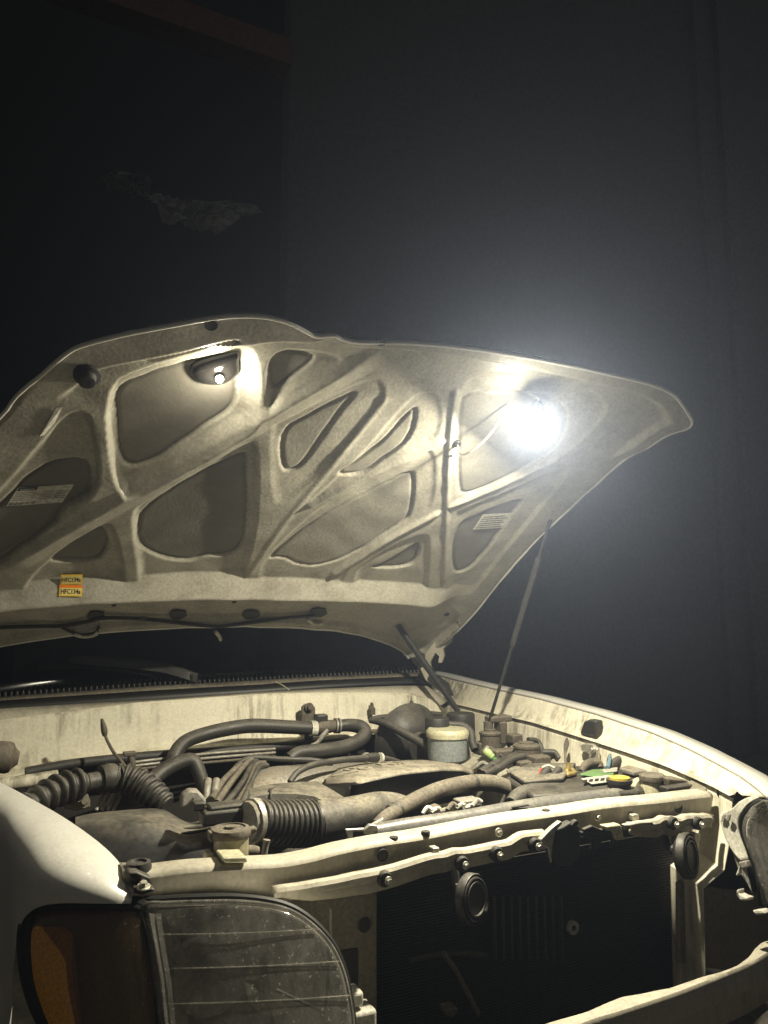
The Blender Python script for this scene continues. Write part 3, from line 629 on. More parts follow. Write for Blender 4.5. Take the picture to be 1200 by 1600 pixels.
# bracket cluster at the end of the bar by the far fender
pplate('support_end', [(1096, 1240), (1112, 1222), (1132, 1224), (1138, 1238), (1136, 1262), (1110, 1268), (1098, 1275)], .05, .06, m_panel, truck, .004)
pplate('hood_stop_bracket', [(1136, 1222), (1148, 1218), (1164, 1222), (1172, 1232), (1176, 1244), (1160, 1252), (1148, 1256), (1142, 1250), (1138, 1240)], .03, .05, m_hosed, truck, .004)
p = W(1108, 1221, .1); MB().lathe([(0, .006), (.014, .006), (.017, .002), (.017, -.006)], p, (0, 0, 1), 18).build('grommet', m_tan, truck)
pplate('rubber_flap', [(1150, 1234), (1170, 1230), (1178, 1236), (1172, 1242), (1156, 1244)], .015, .02, m_black, truck, .003)

# ================================================================== engine bay
# engine mass under everything
blk = MB()
blk.box((-.02, .62, .72), (.62, .62, .44)); blk.box((-.02, .62, .93), (.5, .5, .06))
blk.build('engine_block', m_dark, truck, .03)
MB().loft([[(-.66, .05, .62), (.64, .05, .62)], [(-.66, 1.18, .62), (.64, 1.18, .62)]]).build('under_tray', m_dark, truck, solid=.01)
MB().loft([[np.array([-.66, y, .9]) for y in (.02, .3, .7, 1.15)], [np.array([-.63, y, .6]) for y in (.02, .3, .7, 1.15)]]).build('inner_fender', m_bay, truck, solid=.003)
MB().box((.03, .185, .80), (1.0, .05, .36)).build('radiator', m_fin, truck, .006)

# corrugated fresh-air duct
hose('air_duct', [(40, 1262, .50), (62, 1248, .52), (92, 1234, .55), (118, 1226, .57), (132, 1224, .58)], [19, 21, 22.5, 22, 18], m_hose, truck, corr=(.0125, .17))
hose('duct_pipe', [(122, 1226, .575), (140, 1222, .59), (160, 1219, .60)], [15, 14, 15], m_hose, truck)
hose('duct_collar', [(158, 1217, .60), (170, 1215, .605), (182, 1215, .61)], [20, 22, 20], m_hose, truck)
for k in (161, 180):
    hose('collar_band', [(k - 2, 1216, .602), (k + 2, 1216, .606)], [22.5, 22.5], m_hosed, truck, 2)
hose('air_duct', [(182, 1215, .61), (205, 1219, .60), (228, 1231, .58), (248, 1247, .55), (262, 1258, .53)], [20, 21, 21, 18, 14], m_hose, truck, corr=(.0085, .13))

# air filter box: a dusty dome
fr_ = [[(116, 1300, .62), (150, 1292, .64), (240, 1282, .64), (264, 1284, .64), (292, 1300, .56), (332, 1300, .56)],
       [(118, 1275, .50), (148, 1267, .52), (240, 1255, .54), (262, 1258, .53), (291, 1284, .45), (332, 1282, .45)],
       [(118, 1277, .45), (149, 1269, .46), (232, 1270, .44), (263, 1274, .43), (286, 1297, .37), (332, 1292, .37)],
       [(118, 1281, .40), (150, 1273, .40), (222, 1284, .355), (262, 1288, .35), (281, 1312, .31), (330, 1304, .31)],
       [(118, 1286, .385), (152, 1281, .38), (218, 1293, .335), (264, 1297, .33), (280, 1322, .285), (330, 1318, .285)],
       [(116, 1330, .36), (160, 1330, .33), (212, 1335, .30), (262, 1335, .295), (282, 1345, .27), (330, 1340, .27)],
       [(112, 1400, .34), (160, 1400, .31), (212, 1400, .285), (262, 1400, .28), (282, 1400, .265), (330, 1400, .265)]]
MB().loft([[W(*p) for p in r] for r in fr_]).build('air_filter_box', dusty('filter_box_plastic', (.035, .036, .037), rough=.34, amt=1.0, spread=-.5, dust=(.25, .22, .165), scale=9), truck, sub=3)
for a, b in (((284, 1303, .335), (333, 1295, .335)), ((288, 1296, .37), (332, 1288, .37)), ((294, 1289, .42), (322, 1283, .42))):
    MB().tube([W(*a), W(*b)], .0035, 8).build('lid_groove', m_black, truck)
# air flow sensor
pbox('air_flow_sensor', (318, 1266), (386, 1290), .27, .05, m_black, truck, .006)
pbox('sensor_lid', (328, 1258), (384, 1268), .275, .045, m_black, truck, .005)
pbox('sensor_plug', (303, 1254), (322, 1268), .29, .03, m_black, truck, .004)
hose('sensor_wire', [(306, 1252, .32), (312, 1258, .31), (322, 1262, .30)], 2.2, m_brass, truck, 5, seg=8)
hose('sensor_wire', [(386, 1268, .3), (395, 1275, .3), (399, 1288, .29)], 2.0, m_white, truck, 5, seg=8)
# fluid reservoir by the bar
cap = pcyl('fluid_reservoir', 361, 1304, 1346, 27, .09, m_yellowed, truck, [(0, 0), (.92, 0), (1, .05), (1, .93), (1.04, .95), (1.04, 1), (0, 1)])
pcyl('reservoir_cap', 360, 1291, 1306, 31, .09, m_tan, truck, [(1, 0), (1.03, .1), (1.03, .55), (.96, .85), (.75, .95), (.72, .8), (.3, .8), (.28, 1.05), (0, 1.05)])
pplate('cap_tab', [(385, 1296), (402, 1293), (402, 1300), (388, 1308)], .09, .02, m_tan, truck, .003)
pplate('cap_tab', [(326, 1301), (334, 1300), (334, 1318), (328, 1316)], .08, .02, m_tan, truck, .003)
pbox('reservoir_foot', (322, 1334), (334, 1346), .07, .03, m_cream, truck, .003)
hose('reservoir_spigot', [(385, 1330, .09), (396, 1330, .09), (404, 1330, .09)], [9, 9, 7], m_tan, truck, 4)
hose('clamp_screw', [(417, 1312, .12), (415, 1322, .12), (413, 1334, .12)], [6, 5, 5], m_alu, truck, 4, seg=10)
# intake bellows and duct
hose('intake_clamp', [(386, 1284, .255), (397, 1282, .26), (404, 1281, .262)], [30, 33, 33], m_alu, truck, 4)
hose('clamp_band', [(392, 1283, .257), (398, 1282, .26)], [34.5, 34.5], m_steel, truck, 2)
hose('intake_bellows', [(402, 1283, .26), (425, 1286, .27), (455, 1287, .28), (485, 1286, .29), (497, 1285, .29)], [31, 33, 34, 34, 33], dusty('bellows_rubber', (.02, .02, .019), rough=.38, amt=.45, dust=(.17, .15, .112)), truck, corr=(.0066, .055))
hose('intake_duct', [(488, 1287, .29), (520, 1281, .31), (560, 1272, .34), (592, 1263, .37), (618, 1262, .38), (645, 1270, .37), (665, 1278, .36)], [33, 31, 28, 25, 22, 19, 14], m_dustblack, truck)
# resonator box
rt = [(389, 1234, .52), (425, 1226, .55), (470, 1223, .56), (495, 1222, .56), (520, 1236, .52), (545, 1252, .46)]
rf = [(389, 1246, .42), (422, 1240, .43), (460, 1240, .42), (490, 1244, .41), (515, 1256, .39), (540, 1264, .38)]
rl = [(389, 1290, .40), (422, 1290, .41), (460, 1290, .40), (490, 1290, .40), (515, 1290, .38), (540, 1290, .37)]
rb_ = [(389, 1250, .62), (425, 1240, .64), (470, 1238, .64), (495, 1238, .64), (520, 1245, .6), (545, 1262, .52)]
MB().loft([[W(*p) for p in r] for r in (rb_, rt, rf, rl)]).build('intake_resonator', m_dustblack, truck, bevel=.010, solid=.004)
hose('resonator_seam', [(423, 1290, .405), (423, 1240, .425), (426, 1232, .49), (460, 1229, .54), (497, 1223, .555)], 1.8, m_black, truck, 4, seg=8)
# intake manifold runners behind
MB().loft([[W(*p) for p in r] for r in ([(384, 1216, .88), (410, 1198, .9), (450, 1195, .9), (530, 1192, .9), (620, 1190, .9)], [(384, 1212, .84), (410, 1198, .85), (450, 1196, .86), (530, 1196, .86), (620, 1192, .86)], [(384, 1228, .70), (410, 1208, .72), (450, 1205, .74), (530, 1204, .74), (620, 1200, .74)], [(384, 1240, .66), (410, 1226, .66), (450, 1224, .68), (530, 1222, .68), (620, 1215, .68)], [(384, 1290, .66), (410, 1280, .66), (450, 1270, .68), (530, 1260, .68), (620, 1260, .68)])]).build('intake_manifold', m_alu, truck, sub=2)

# engine cover with raised lettering
zc = 1.055
ecb = [(507, 1222, .70), (527, 1201, .80), (560, 1195, .83), (615, 1190, .86), (660, 1189, .86), (708, 1196, .80), (740, 1208, .72)]
ecf = [(507, 1227, .66), (560, 1223, .47), (600, 1213, .50), (630, 1207, .53), (690, 1201, .58), (722, 1203, .61), (740, 1210, .66)]
ecf2 = [(507, 1229, .65), (559, 1226, .462), (600, 1217, .492), (630, 1211, .522), (690, 1205, .572), (722, 1206, .605), (741, 1213, .655)]
ecl = [(508, 1236, .66), (540, 1248, .48), (600, 1262, .53), (640, 1262, .56), (690, 1256, .60), (722, 1250, .63), (743, 1238, .67)]
n = 40
rowsE = [along([W(*p) for p in r], n) for r in (ecb, ecf, ecf2, ecl)]
mid1 = [a * .97 + b * .03 + np.array([0, 0, .003]) for a, b in zip(rowsE[0], rowsE[1])]
mid2 = [a * .5 + b * .5 + np.array([0, 0, .010]) for a, b in zip(rowsE[0], rowsE[1])]
mid3 = [a * .06 + b * .94 + np.array([0, 0, .004]) for a, b in zip(rowsE[0], rowsE[1])]
rec = [p + np.array([0, .025, 0]) for p in rowsE[2]]
m_cover = dusty('dusty_engine_cover', (.10, .095, .08), rough=.45, amt=1.0, spread=.1, dust=(.30, .265, .20), scale=16)
cover = MB().loft([[p + np.array([0, .02, -.05]) for p in rowsE[0]], rowsE[0], mid1, mid2, mid3, rowsE[1], rowsE[2]]).loft([rowsE[2], rec, rowsE[3]], 1).build('engine_cover', [m_cover, m_black], truck, solid=.003)
# raised letters, read from the front of the truck
o1 = W(548, 1213, .60); ex = W(665, 1197, .70) - o1; ex = ex / np.linalg.norm(ex)
ey = np.array([-.06, 1, 0.0]); ey = ey - ex * (ey @ ex); ey /= np.linalg.norm(ey)
o1 = W(549, 1211, .585)
lm = MB().text('V8  4.7', o1, ex, ey, .115, thick=.0, width=.24)
from mathutils.bvhtree import BVHTree
tree = BVHTree.FromPolygons([tuple(v.co) for v in cover.data.vertices], [tuple(p.vertices) for p in cover.data.polygons])
for i_, p_ in enumerate(lm.v):
    hit = tree.ray_cast(Vector((p_[0], p_[1], 2)), Vector((0, 0, -1)))[0]
    if hit: lm.v[i_] = (p_[0], p_[1], hit.z + .0035)
lt = lm.build('raised_lettering', dusty('worn_raised_letters', (.34, .31, .24), rough=.5, amt=.2), cover, solid=.003)

# spark leads and pipes left of the manifold
for k, (a, b) in enumerate((((338, 1255, .60), (388, 1190, .86)), ((352, 1258, .60), (396, 1192, .86)), ((366, 1262, .58), (400, 1196, .84)), ((376, 1262, .56), (404, 1200, .82)), ((330, 1250, .62), (380, 1192, .88)))):
    m_ = ((a[0] + b[0]) / 2 + 6 * math.sin(k), (a[1] + b[1]) / 2 - 3, (a[2] + b[2]) / 2)
    hose('ignition_lead', [a, m_, b, (b[0] + 14, b[1] - 4, b[2] + .03)], [6, 5, 4.5, 4], m_hose if k % 2 else m_tan, truck, 6, seg=10)
for a in (322, 335): hose('vacuum_pipe', [(a, 1250, .66), (a + 1, 1235, .67), (a + 3, 1218, .69)], [6, 6, 6], m_alu, truck, 4, seg=12)
hose('vacuum_hose', [(362, 1206, .84), (378, 1190, .87), (398, 1184, .88), (440, 1186, .87), (490, 1188, .86), (520, 1193, .85)], 4.2, m_hose, truck, 6, seg=10)
hose('breather_hose', [(453, 1222, .62), (466, 1206, .64), (490, 1195, .67), (530, 1188, .72), (575, 1184, .76)], 5, m_hose, truck, 7, seg=12)
hose('hose_joint', [(573, 1184, .76), (586, 1183, .77), (596, 1184, .78)], [6.5, 7, 6.5], m_black, truck, 3, seg=12)
for a in (572, 594): hose('joint_clip', [(a - 1.5, 1184, .765), (a + 1.5, 1184, .768)], [8, 8], m_white, truck, 2, seg=12)
hose('breather_hose', [(596, 1184, .78), (612, 1187, .80), (630, 1193, .82)], 4, m_hose, truck, 5, seg=10)

# heater hoses and valve on the firewall
hose('heater_hose', [(270, 1204, .96), (272, 1182, .98), (288, 1160, 1.0), (320, 1147, 1.01), (366, 1137, 1.02), (400, 1134, 1.03), (450, 1136, 1.03), (490, 1138, 1.03)], [11, 11, 11, 11, 11, 11, 10.5, 10], m_hose, truck)
hose('heater_hose', [(522, 1135, 1.03), (545, 1133, 1.02), (563, 1136, 1.0), (570, 1146, .98), (560, 1158, .96), (535, 1168, .94), (500, 1173, .92), (468, 1176, .91), (452, 1186, .90)], [9, 10, 11, 11, 11, 11, 11, 10, 10], m_hose, truck)
hose('heater_hose', [(236, 1220, .82), (256, 1204, .84), (280, 1192, .85), (299, 1189, .85), (308, 1200, .84), (322, 1238, .82)], [12, 12, 12, 12, 11, 10], m_hose, truck)
hose('hose_clip', [(485, 1138, 1.03), (494, 1138, 1.03)], [12, 12], m_white, truck, 2)
pbox('heater_valve', (495, 1117), (513, 1150), 1.02, .035, m_black, truck, .005)
hose('valve_body', [(494, 1138, 1.03), (505, 1136, 1.03), (524, 1134, 1.03)], [9, 11, 9], m_tan, truck, 4)
hose('valve_lever', [(512, 1140, 1.0), (504, 1150, 1.0), (496, 1160, 1.0), (486, 1164, 1.0)], [3, 4, 3, 2], m_alu, truck, 4, seg=8)
for a in (524, 529): hose('hose_clip', [(a - 1.2, 1134, 1.03), (a + 1.2, 1134, 1.03)], [12, 12], m_alu, truck, 2)
pplate('valve_bracket', [(471, 1128), (472, 1104), (478, 1100), (488, 1100), (493, 1106), (493, 1128)], 1.09, .012, m_tan, truck, .003)
bolt(W(483, 1105, 1.085), (0, -1, 0), .009, m_tan, truck)
pplate('valve_bracket', [(475, 1125), (491, 1125), (489, 1160), (477, 1160)], 1.085, .01, m_black, truck, .003)
for a, b in ((583, 1110), (645, 1107)):
    pplate('firewall_stud', [(a - 4, b + 7), (a - 4, b - 3), (a - 1.5, b - 6), (a - 1, b - 12), (a + 1, b - 12), (a + 1.5, b - 6), (a + 4, b - 3), (a + 4, b + 7)], 1.10, .02, m_tan, truck, .003)
# probe and cable standing before the firewall on the near side
hose('hanging_sensor', [(159, 1123, .98), (161, 1132, .98), (163, 1142, .98), (164, 1150, .98)], [2, 4, 5, 3.5], m_tan, truck, 4, seg=10)
hose('sensor_cable', [(164, 1148, .98), (168, 1158, .97), (178, 1176, .94), (190, 1190, .90), (198, 1201, .86)], [2.2, 2.4, 2.6, 2.4, 2.2], m_tan, truck, 6, seg=8)
pbox('cable_clip', (194, 1176), (213, 1182), .92, .03, m_tan, truck, .002)
hose('clip_stem', [(204, 1180, .93), (206, 1192, .93), (207, 1202, .93)], [5, 6, 5], m_tan, truck, 4, seg=10)
for k in range(3): hose('brake_pipe', [(200, 1192 + k * 6, .97), (250, 1186 + k * 6, 1.0), (330, 1177 + k * 7, 1.03), (430, 1170 + k * 6, 1.06)], 2.2, m_alu if k < 2 else m_tan, truck, 5, seg=8)
hose('wiring_loom', [(40, 1208, 1.02), (120, 1193, 1.04), (230, 1182, 1.06), (320, 1176, 1.07), (440, 1166, 1.08), (560, 1156, 1.08)], [9, 8, 8, 8, 7, 6], m_hosed, truck, 6)
# brown canister at the picture's edge
a = W(-30, 1181, .80); b = W(18, 1184, .80); r = 24 * depth(b) / F
MB().tube([a, b - (b - a) * .12, b, b + (b - a) * .06, b + (b - a) * .16, b + (b - a) * .24], [r, r, r * .92, r * .7, r * .52, r * .4], 22).build('vacuum_canister', m_tan, truck)
# inner edge under the firewall at the near side
hose('apron_rail', [(-40, 1232, .98), (30, 1222, .99), (90, 1213, 1.0)], [10, 10, 10], m_bay, truck, 5)
pplate('strut_plate', [(98, 1250), (112, 1242), (138, 1240), (142, 1262), (120, 1268), (100, 1264)], .58, .04, m_tan, truck, .004)
bolt(W(131, 1254, .57), (0, -1, .4), .008, m_tan, truck)
for k in range(4): hose('small_pipe', [(150 + k * 9, 1266, .60), (160 + k * 9, 1245, .62), (168 + k * 8, 1228, .66)], 3, m_alu, truck, 4, seg=8)
pplate('engine_hanger', [(282, 1262), (284, 1244), (296, 1234), (310, 1235), (322, 1248), (324, 1268), (308, 1270), (300, 1252), (290, 1262)], .52, .03, m_alu, truck, .006)

# brake booster, master cylinder reservoir, ABS block
bc = W(640, 1160, 1.02); br = .125
boost = MB().lathe([(0, -.07), (.045, -.07), (.05, -.055), (.075, -.05), (.095, -.03), (.12, -.01), (br, .005), (br + .006, .012), (br, .02), (.11, .05), (0, .07)], bc, (-.1, 1, .12), 40).build('brake_booster', m_hose, truck)
hose('booster_hose', [(578, 1126, 1.02), (600, 1130, .98), (630, 1145, .92), (660, 1162, .86), (676, 1175, .82), (684, 1186, .80)], [4, 6, 6.5, 6.5, 6, 5], m_hose, truck, 6)
hose('booster_hose', [(578, 1126, 1.03), (592, 1122, 1.04), (630, 1119, 1.05), (670, 1116, 1.05), (690, 1118, 1.05)], [4, 5, 5, 5, 5], m_hose, truck, 6)
pcyl('brake_reservoir', 699, 1148, 1188, 31, .80, m_resv, truck, [(0, 0), (.85, 0), (.97, .08), (1, .3), (1, 1), (0, 1)])
pcyl('reservoir_neck', 699, 1138, 1151, 33, .80, m_cream, truck, [(1, 0), (1.02, .4), (1, .75), (.9, 1), (0, 1)])
pcyl('reservoir_cap', 683, 1121, 1140, 19, .86, m_hosed, truck)
pcyl('master_cylinder', 699, 1186, 1200, 12, .80, m_alu, truck)
pcyl('filter_canister', 720, 1114, 1150, 22, .98, m_hosed, truck, [(0, 0), (.95, 0), (1, .06), (1, .94), (.94, 1), (0, 1)])
hose('reservoir_hose', [(700, 1132, .88), (722, 1134, .86), (735, 1144, .84), (738, 1160, .82), (742, 1172, .80)], 6, m_hose, truck, 5)
for a, b, c_, d, y, nm in ((768, 1119, 801, 1129, .80, 'bracket_top'), (783, 1128, 794, 1163, .79, 'bracket_stem'), (802, 1148, 818, 1163, .74, 'relay'), (814, 1190, 836, 1202, .60, 'connector'), (837, 1182, 862, 1199, .58, 'connector'), (776, 1172, 812, 1195, .70, 'abs_block'), (750, 1160, 776, 1180, .80, 'abs_block')):
    pbox(nm, (a, b), (c_, d), y, .045, m_tan, truck, .005)
pcyl('charcoal_canister', 766, 1142, 1170, 16, .80, m_tan, truck, [(0, 0), (1, 0), (1, .8), (1.08, .82), (1.08, .92), (.9, .97), (.55, 1), (.55, 1.1), (0, 1.12)])
pcyl('fuel_filter', 823, 1162, 1190, 20, .66, m_tan, truck, [(0, 0), (1, 0), (1, .78), (1.06, .8), (1.06, .92), (.9, 1), (.6, 1.02), (.58, 1.1), (0, 1.1)])
hose('fuel_hose', [(825, 1156, .7), (840, 1158, .7), (847, 1172, .68), (848, 1182, .66)], 4, m_hose, truck, 5, seg=10)
hose('fuel_hose', [(848, 1176, .66), (866, 1176, .64), (874, 1186, .62)], 5, m_hose, truck, 5, seg=10)
hose('fuel_hose', [(750, 1208, .62), (775, 1194, .64), (800, 1184, .66), (812, 1176, .67)], 7, m_hose, truck, 5, seg=12)
hose('fuel_hose', [(756, 1210, .60), (780, 1200, .61), (802, 1186, .63), (822, 1182, .64)], 6, m_hose, truck, 5, seg=12)
hose('green_connector', [(757, 1172, .70), (764, 1178, .69), (770, 1184, .68)], [6, 6.5, 5], m_lime, truck, 3, seg=12)
hose('green_connector', [(768, 1184, .68), (774, 1188, .68), (780, 1192, .67)], [3, 4.5, 2], m_green, truck, 3, seg=10)
for k in range(14):                             # small clips, plugs and pipes crowding the far corner
    px = 735 + rng.random() * 130; py = 1150 + rng.random() * 55 - (px - 735) * .03; y = .86 - (py - 1150) / 55 * .26
    s = 4 + rng.random() * 6
    if True: hose('small_hose', [(px - s * 1.6, py + 4, y), (px, py - 3 * rng.random(), y - .01), (px + s * 1.4, py + 3, y - .02)], 2 + 2 * rng.random(), [m_hose, m_tan, m_hosed, m_alu][k % 4], truck, 4, seg=8)
    else: pbox('wire_plug', (px - s, py - s * .7), (px + s, py + s * .7), y, .03, [m_tan, m_black, m_hose][k % 3], truck, .003)

# upper radiator hose, long black tube over the radiator, hose to the right
hose('radiator_hose', [(588, 1290, .22), (602, 1278, .24), (622, 1266, .27), (650, 1250, .31), (690, 1233, .36), (735, 1224, .40), (770, 1224, .41), (795, 1231, .40), (812, 1242, .38)], [9, 11, 12, 12.5, 12.5, 13, 12.5, 11.5, 9], m_tan, truck)
for a, b, y in ((620, 1266, .268), (614, 1270, .262), (738, 1224, .40)): hose('hose_band', [(a - 3, b + 1.5, y), (a + 3, b - 1.5, y + .004)], [13.5, 13.5], m_hose, truck, 2)
pplate('hose_bracket', [(540, 1296), (572, 1294), (588, 1284), (600, 1278), (596, 1290), (578, 1300), (552, 1300), (552, 1318), (546, 1318)], .17, .008, m_steel, truck, .002)
hose('radiator_tank', [(578, 1303, .155), (590, 1301, .158), (640, 1293, .16), (720, 1282, .165), (800, 1268, .17), (860, 1259, .175), (930, 1250, .18), (985, 1243, .185), (1018, 1240, .19)], [11, 14, 15, 15, 15, 15, 14.5, 13, 11], m_pipe, truck)
pplate('tank_slot', [(800, 1261), (826, 1257), (828, 1259), (802, 1264)], .145, .006, m_hosed, truck, .001)
pplate('tank_end_clip', [(568, 1298), (578, 1288), (590, 1290), (592, 1298), (580, 1306), (570, 1304)], .14, .01, m_steel, truck, .002)
hose('bypass_hose', [(798, 1256, .27), (812, 1245, .29), (840, 1238, .31), (870, 1237, .31), (892, 1240, .30)], [10, 14, 16, 16, 15], m_hose, truck)
hose('bright_clamp', [(887, 1240, .302), (897, 1242, .30)], [16.5, 16], m_steel, truck, 2)
hose('bypass_hose', [(897, 1242, .30), (910, 1246, .29), (922, 1250, .28)], [13, 13, 12], m_hosed, truck, 3)
for k in range(7):                              # wiring between radiator and engine
    a = 660 + k * 13
    hose('wire_plug', [(a, 1272 - k * 2, .27), (a + 8, 1262 - k * 2 + (k % 3) * 4, .28), (a + 16, 1266 - k * 2, .27)], [3, 4, 2.5], [m_steel, m_white, m_alu, m_tan][k % 4], truck, 4, seg=8)
pbox('coil_connector', (668, 1260), (690, 1280), .30, .04, m_tan, truck, .004)
pbox('coil_connector', (720, 1250), (752, 1262), .32, .04, m_alu, truck, .004)

# battery with cables and bright labels, washer bottle
MB().prism([WZ(a, b, 1.058) for a, b in ((790, 1214), (822, 1196), (1000, 1196), (1030, 1214), (1000, 1236), (832, 1242))], (0, 0, -.16)).build('battery', m_black, truck, .008)
def flat(name, pts, z, mat, th=.003, bevel=.001): return MB().prism([WZ(a, b, z) for a, b in pts], (0, 0, th)).build(name, mat, truck, bevel)
flat('battery_lid', [(796, 1212), (826, 1199), (900, 1198), (880, 1222), (820, 1228)], 1.061, m_dustblack, .012, .004)
flat('battery_label', [(905, 1211), (925, 1204), (963, 1202), (958, 1212), (930, 1215)], 1.064, m_green)
flat('battery_label', [(908, 1218), (940, 1213), (962, 1213), (958, 1222), (925, 1226)], 1.064, m_white)
for k in range(5):                              # print and vent plugs on the battery top
    flat('label_print', [(912 + k * 9, 1219 - k * .9), (918 + k * 9, 1218.3 - k * .9), (917 + k * 9, 1222 - k * .9), (911 + k * 9, 1222.6 - k * .9)], 1.0675, m_ink, .0008, 0)
for k in range(4):
    p = WZ(846 + k * 15, 1222 - k * 5, 1.062); MB().lathe([(0, .008), (.010, .008), (.012, .005), (.012, 0)], p, (0, 0, 1), 14).build('vent_plug', m_black, truck)
flat('battery_label', [(940, 1204), (965, 1200), (964, 1206), (944, 1208)], 1.068, m_white)
flat('fuse_lid', [(968, 1206), (990, 1199), (1026, 1200), (1024, 1208), (990, 1213)], 1.064, m_alu, .012, .003)
flat('terminal_clamp', [(876, 1207), (896, 1204), (902, 1211), (888, 1215), (878, 1213)], 1.062, m_brass, .010, .003)
hose('terminal_post', [(886, 1207, .36), (888, 1200, .36), (889, 1192, .36)], [5, 4, 4], m_brass, truck, 3, seg=10)
hose('battery_cable', [(840, 1226, .34), (848, 1214, .36), (856, 1202, .37)], [8, 8, 7], m_hosed, truck, 4, seg=12)
hose('battery_cable', [(856, 1224, .34), (866, 1212, .35), (874, 1202, .36)], [7, 7, 6], m_hosed, truck, 4, seg=12)
hose('red_wire', [(843, 1213, .36), (844, 1203, .37), (850, 1199, .37)], 1.6, m_red, truck, 4, seg=8)
hose('white_wire', [(846, 1200, .37), (856, 1196, .37), (866, 1200, .36)], 2.0, m_white, truck, 4, seg=8)
hose('battery_cable', [(912, 1234, .30), (922, 1224, .31), (935, 1222, .31), (952, 1230, .29)], [6, 7, 7, 6], m_hosed, truck, 5, seg=12)
hose('fuse_bracket', [(908, 1206, .40), (918, 1194, .41), (934, 1192, .41), (938, 1200, .40)], [5, 7, 7, 5], m_tan, truck, 5, seg=10)
hose('harness', [(952, 1202, .36), (962, 1190, .37), (978, 1186, .37), (988, 1194, .36)], [4, 6, 7, 5], m_hose, truck, 5, seg=10)
pcyl('filler_neck', 968, 1217, 1238, 20, .20, m_black, truck, [(0, 0), (.8, 0), (.85, .6), (1, .75), (1, 1), (0, 1)])
pcyl('yellow_cap', 968, 1213, 1218, 16, .20, m_yellow, truck, [(1, 0), (1, .8), (.7, 1), (.65, .8), (0, .8)])
flat('yellow_tag', [(982, 1228), (992, 1218), (1004, 1220), (998, 1232), (984, 1232)], 1.045, m_yellow, .008, .002)
pcyl('washer_bottle', 1019, 1217, 1246, 17, .17, m_cream, truck)
pcyl('washer_cap', 1019, 1209, 1219, 20, .17, m_tan, truck, [(1, 0), (1.02, .3), (.98, .8), (.85, 1), (.8, .9), (0, .9)])
pplate('bottle_tab', [(990, 1232), (996, 1220), (1004, 1216), (1008, 1224), (1006, 1232)], .19, .02, m_cream, truck, .003)
pplate('relay_bracket', [(1044, 1216), (1070, 1218), (1100, 1228), (1104, 1234), (1086, 1238), (1046, 1230)], .12, .05, m_tan, truck, .004)
pbox('relay', (1044, 1228), (1096, 1240), .09, .03, m_black, truck, .003)

# ---- prop rod and strut
rod0 = W(763, 1132, .82); rod1 = HW(860, 812, .004)
rod = MB().tube([rod0, rod0 * .5 + rod1 * .5, rod1], .0055, 10).build('prop_rod', m_hosed, truck)
MB().tube([rod0 * .60 + rod1 * .40, rod0 * .18 + rod1 * .82], .0095, 10).build('rod_sleeve', m_hose, rod)
MB().tube([rod0 + np.array([0, 0, .01]), rod0 - np.array([0, 0, .04])], .016, 12).build('rod_foot', m_tan, rod)

# ================================================================== the hood
def chaikin(P, n=2):
    P = [np.array(p, float) for p in P]
    for _ in range(n):
        Q = []
        for i in range(len(P)):
            a, b = P[i], P[(i + 1) % len(P)]; Q += [a * .75 + b * .25, a * .25 + b * .75]
        P = Q
    return np.array(P)
def sdf(poly, X, Y):
    d = np.full(X.shape, 1e9); s = np.zeros(X.shape, bool); n = len(poly); nx = np.zeros(X.shape); ny = np.zeros(X.shape)
    for i in range(n):
        ax, ay = poly[i]; bx, by = poly[(i + 1) % n]; ex, ey = bx - ax, by - ay
        t = np.clip(((X - ax) * ex + (Y - ay) * ey) / max(ex * ex + ey * ey, 1e-12), 0, 1)
        qx, qy = ax + t * ex, ay + t * ey; dd = (X - qx) ** 2 + (Y - qy) ** 2
        m = dd < d; d = np.where(m, dd, d); nx = np.where(m, qx, nx); ny = np.where(m, qy, ny)
        if abs(by - ay) > 1e-12:
            s ^= ((ay > Y) != (by > Y)) & (X < (bx - ax) * (Y - ay) / (by - ay) + ax)
    d = np.sqrt(d); return np.where(s, -d, d), nx, ny
def uv(pts, h=0.0): return [HUV(a, b, h) for a, b in pts]
outline = uv([(0, 655), (30, 612), (70, 570), (104, 541), (130, 528), (220, 508), (300, 493), (360, 485), (410, 485), (450, 495), (478, 510), (492, 518), (520, 514), (530, 521), (560, 527), (650, 527), (760, 540), (850, 556), (950, 577), (1042, 600), (1064, 628), (1080, 656), (1036, 668), (990, 702), (925, 762), (850, 832), (800, 885), (745, 955), (712, 990), (692, 1006), (668, 1024), (648, 1031), (617, 1010), (567, 993), (520, 984), (440, 979), (346, 978), (200, 984), (100, 994), (0, 1008)])
outline += [(-.97, .20), (-1.03, .45), (-1.03, .9), (-.98, 1.08)]
outline = chaikin(outline, 2)
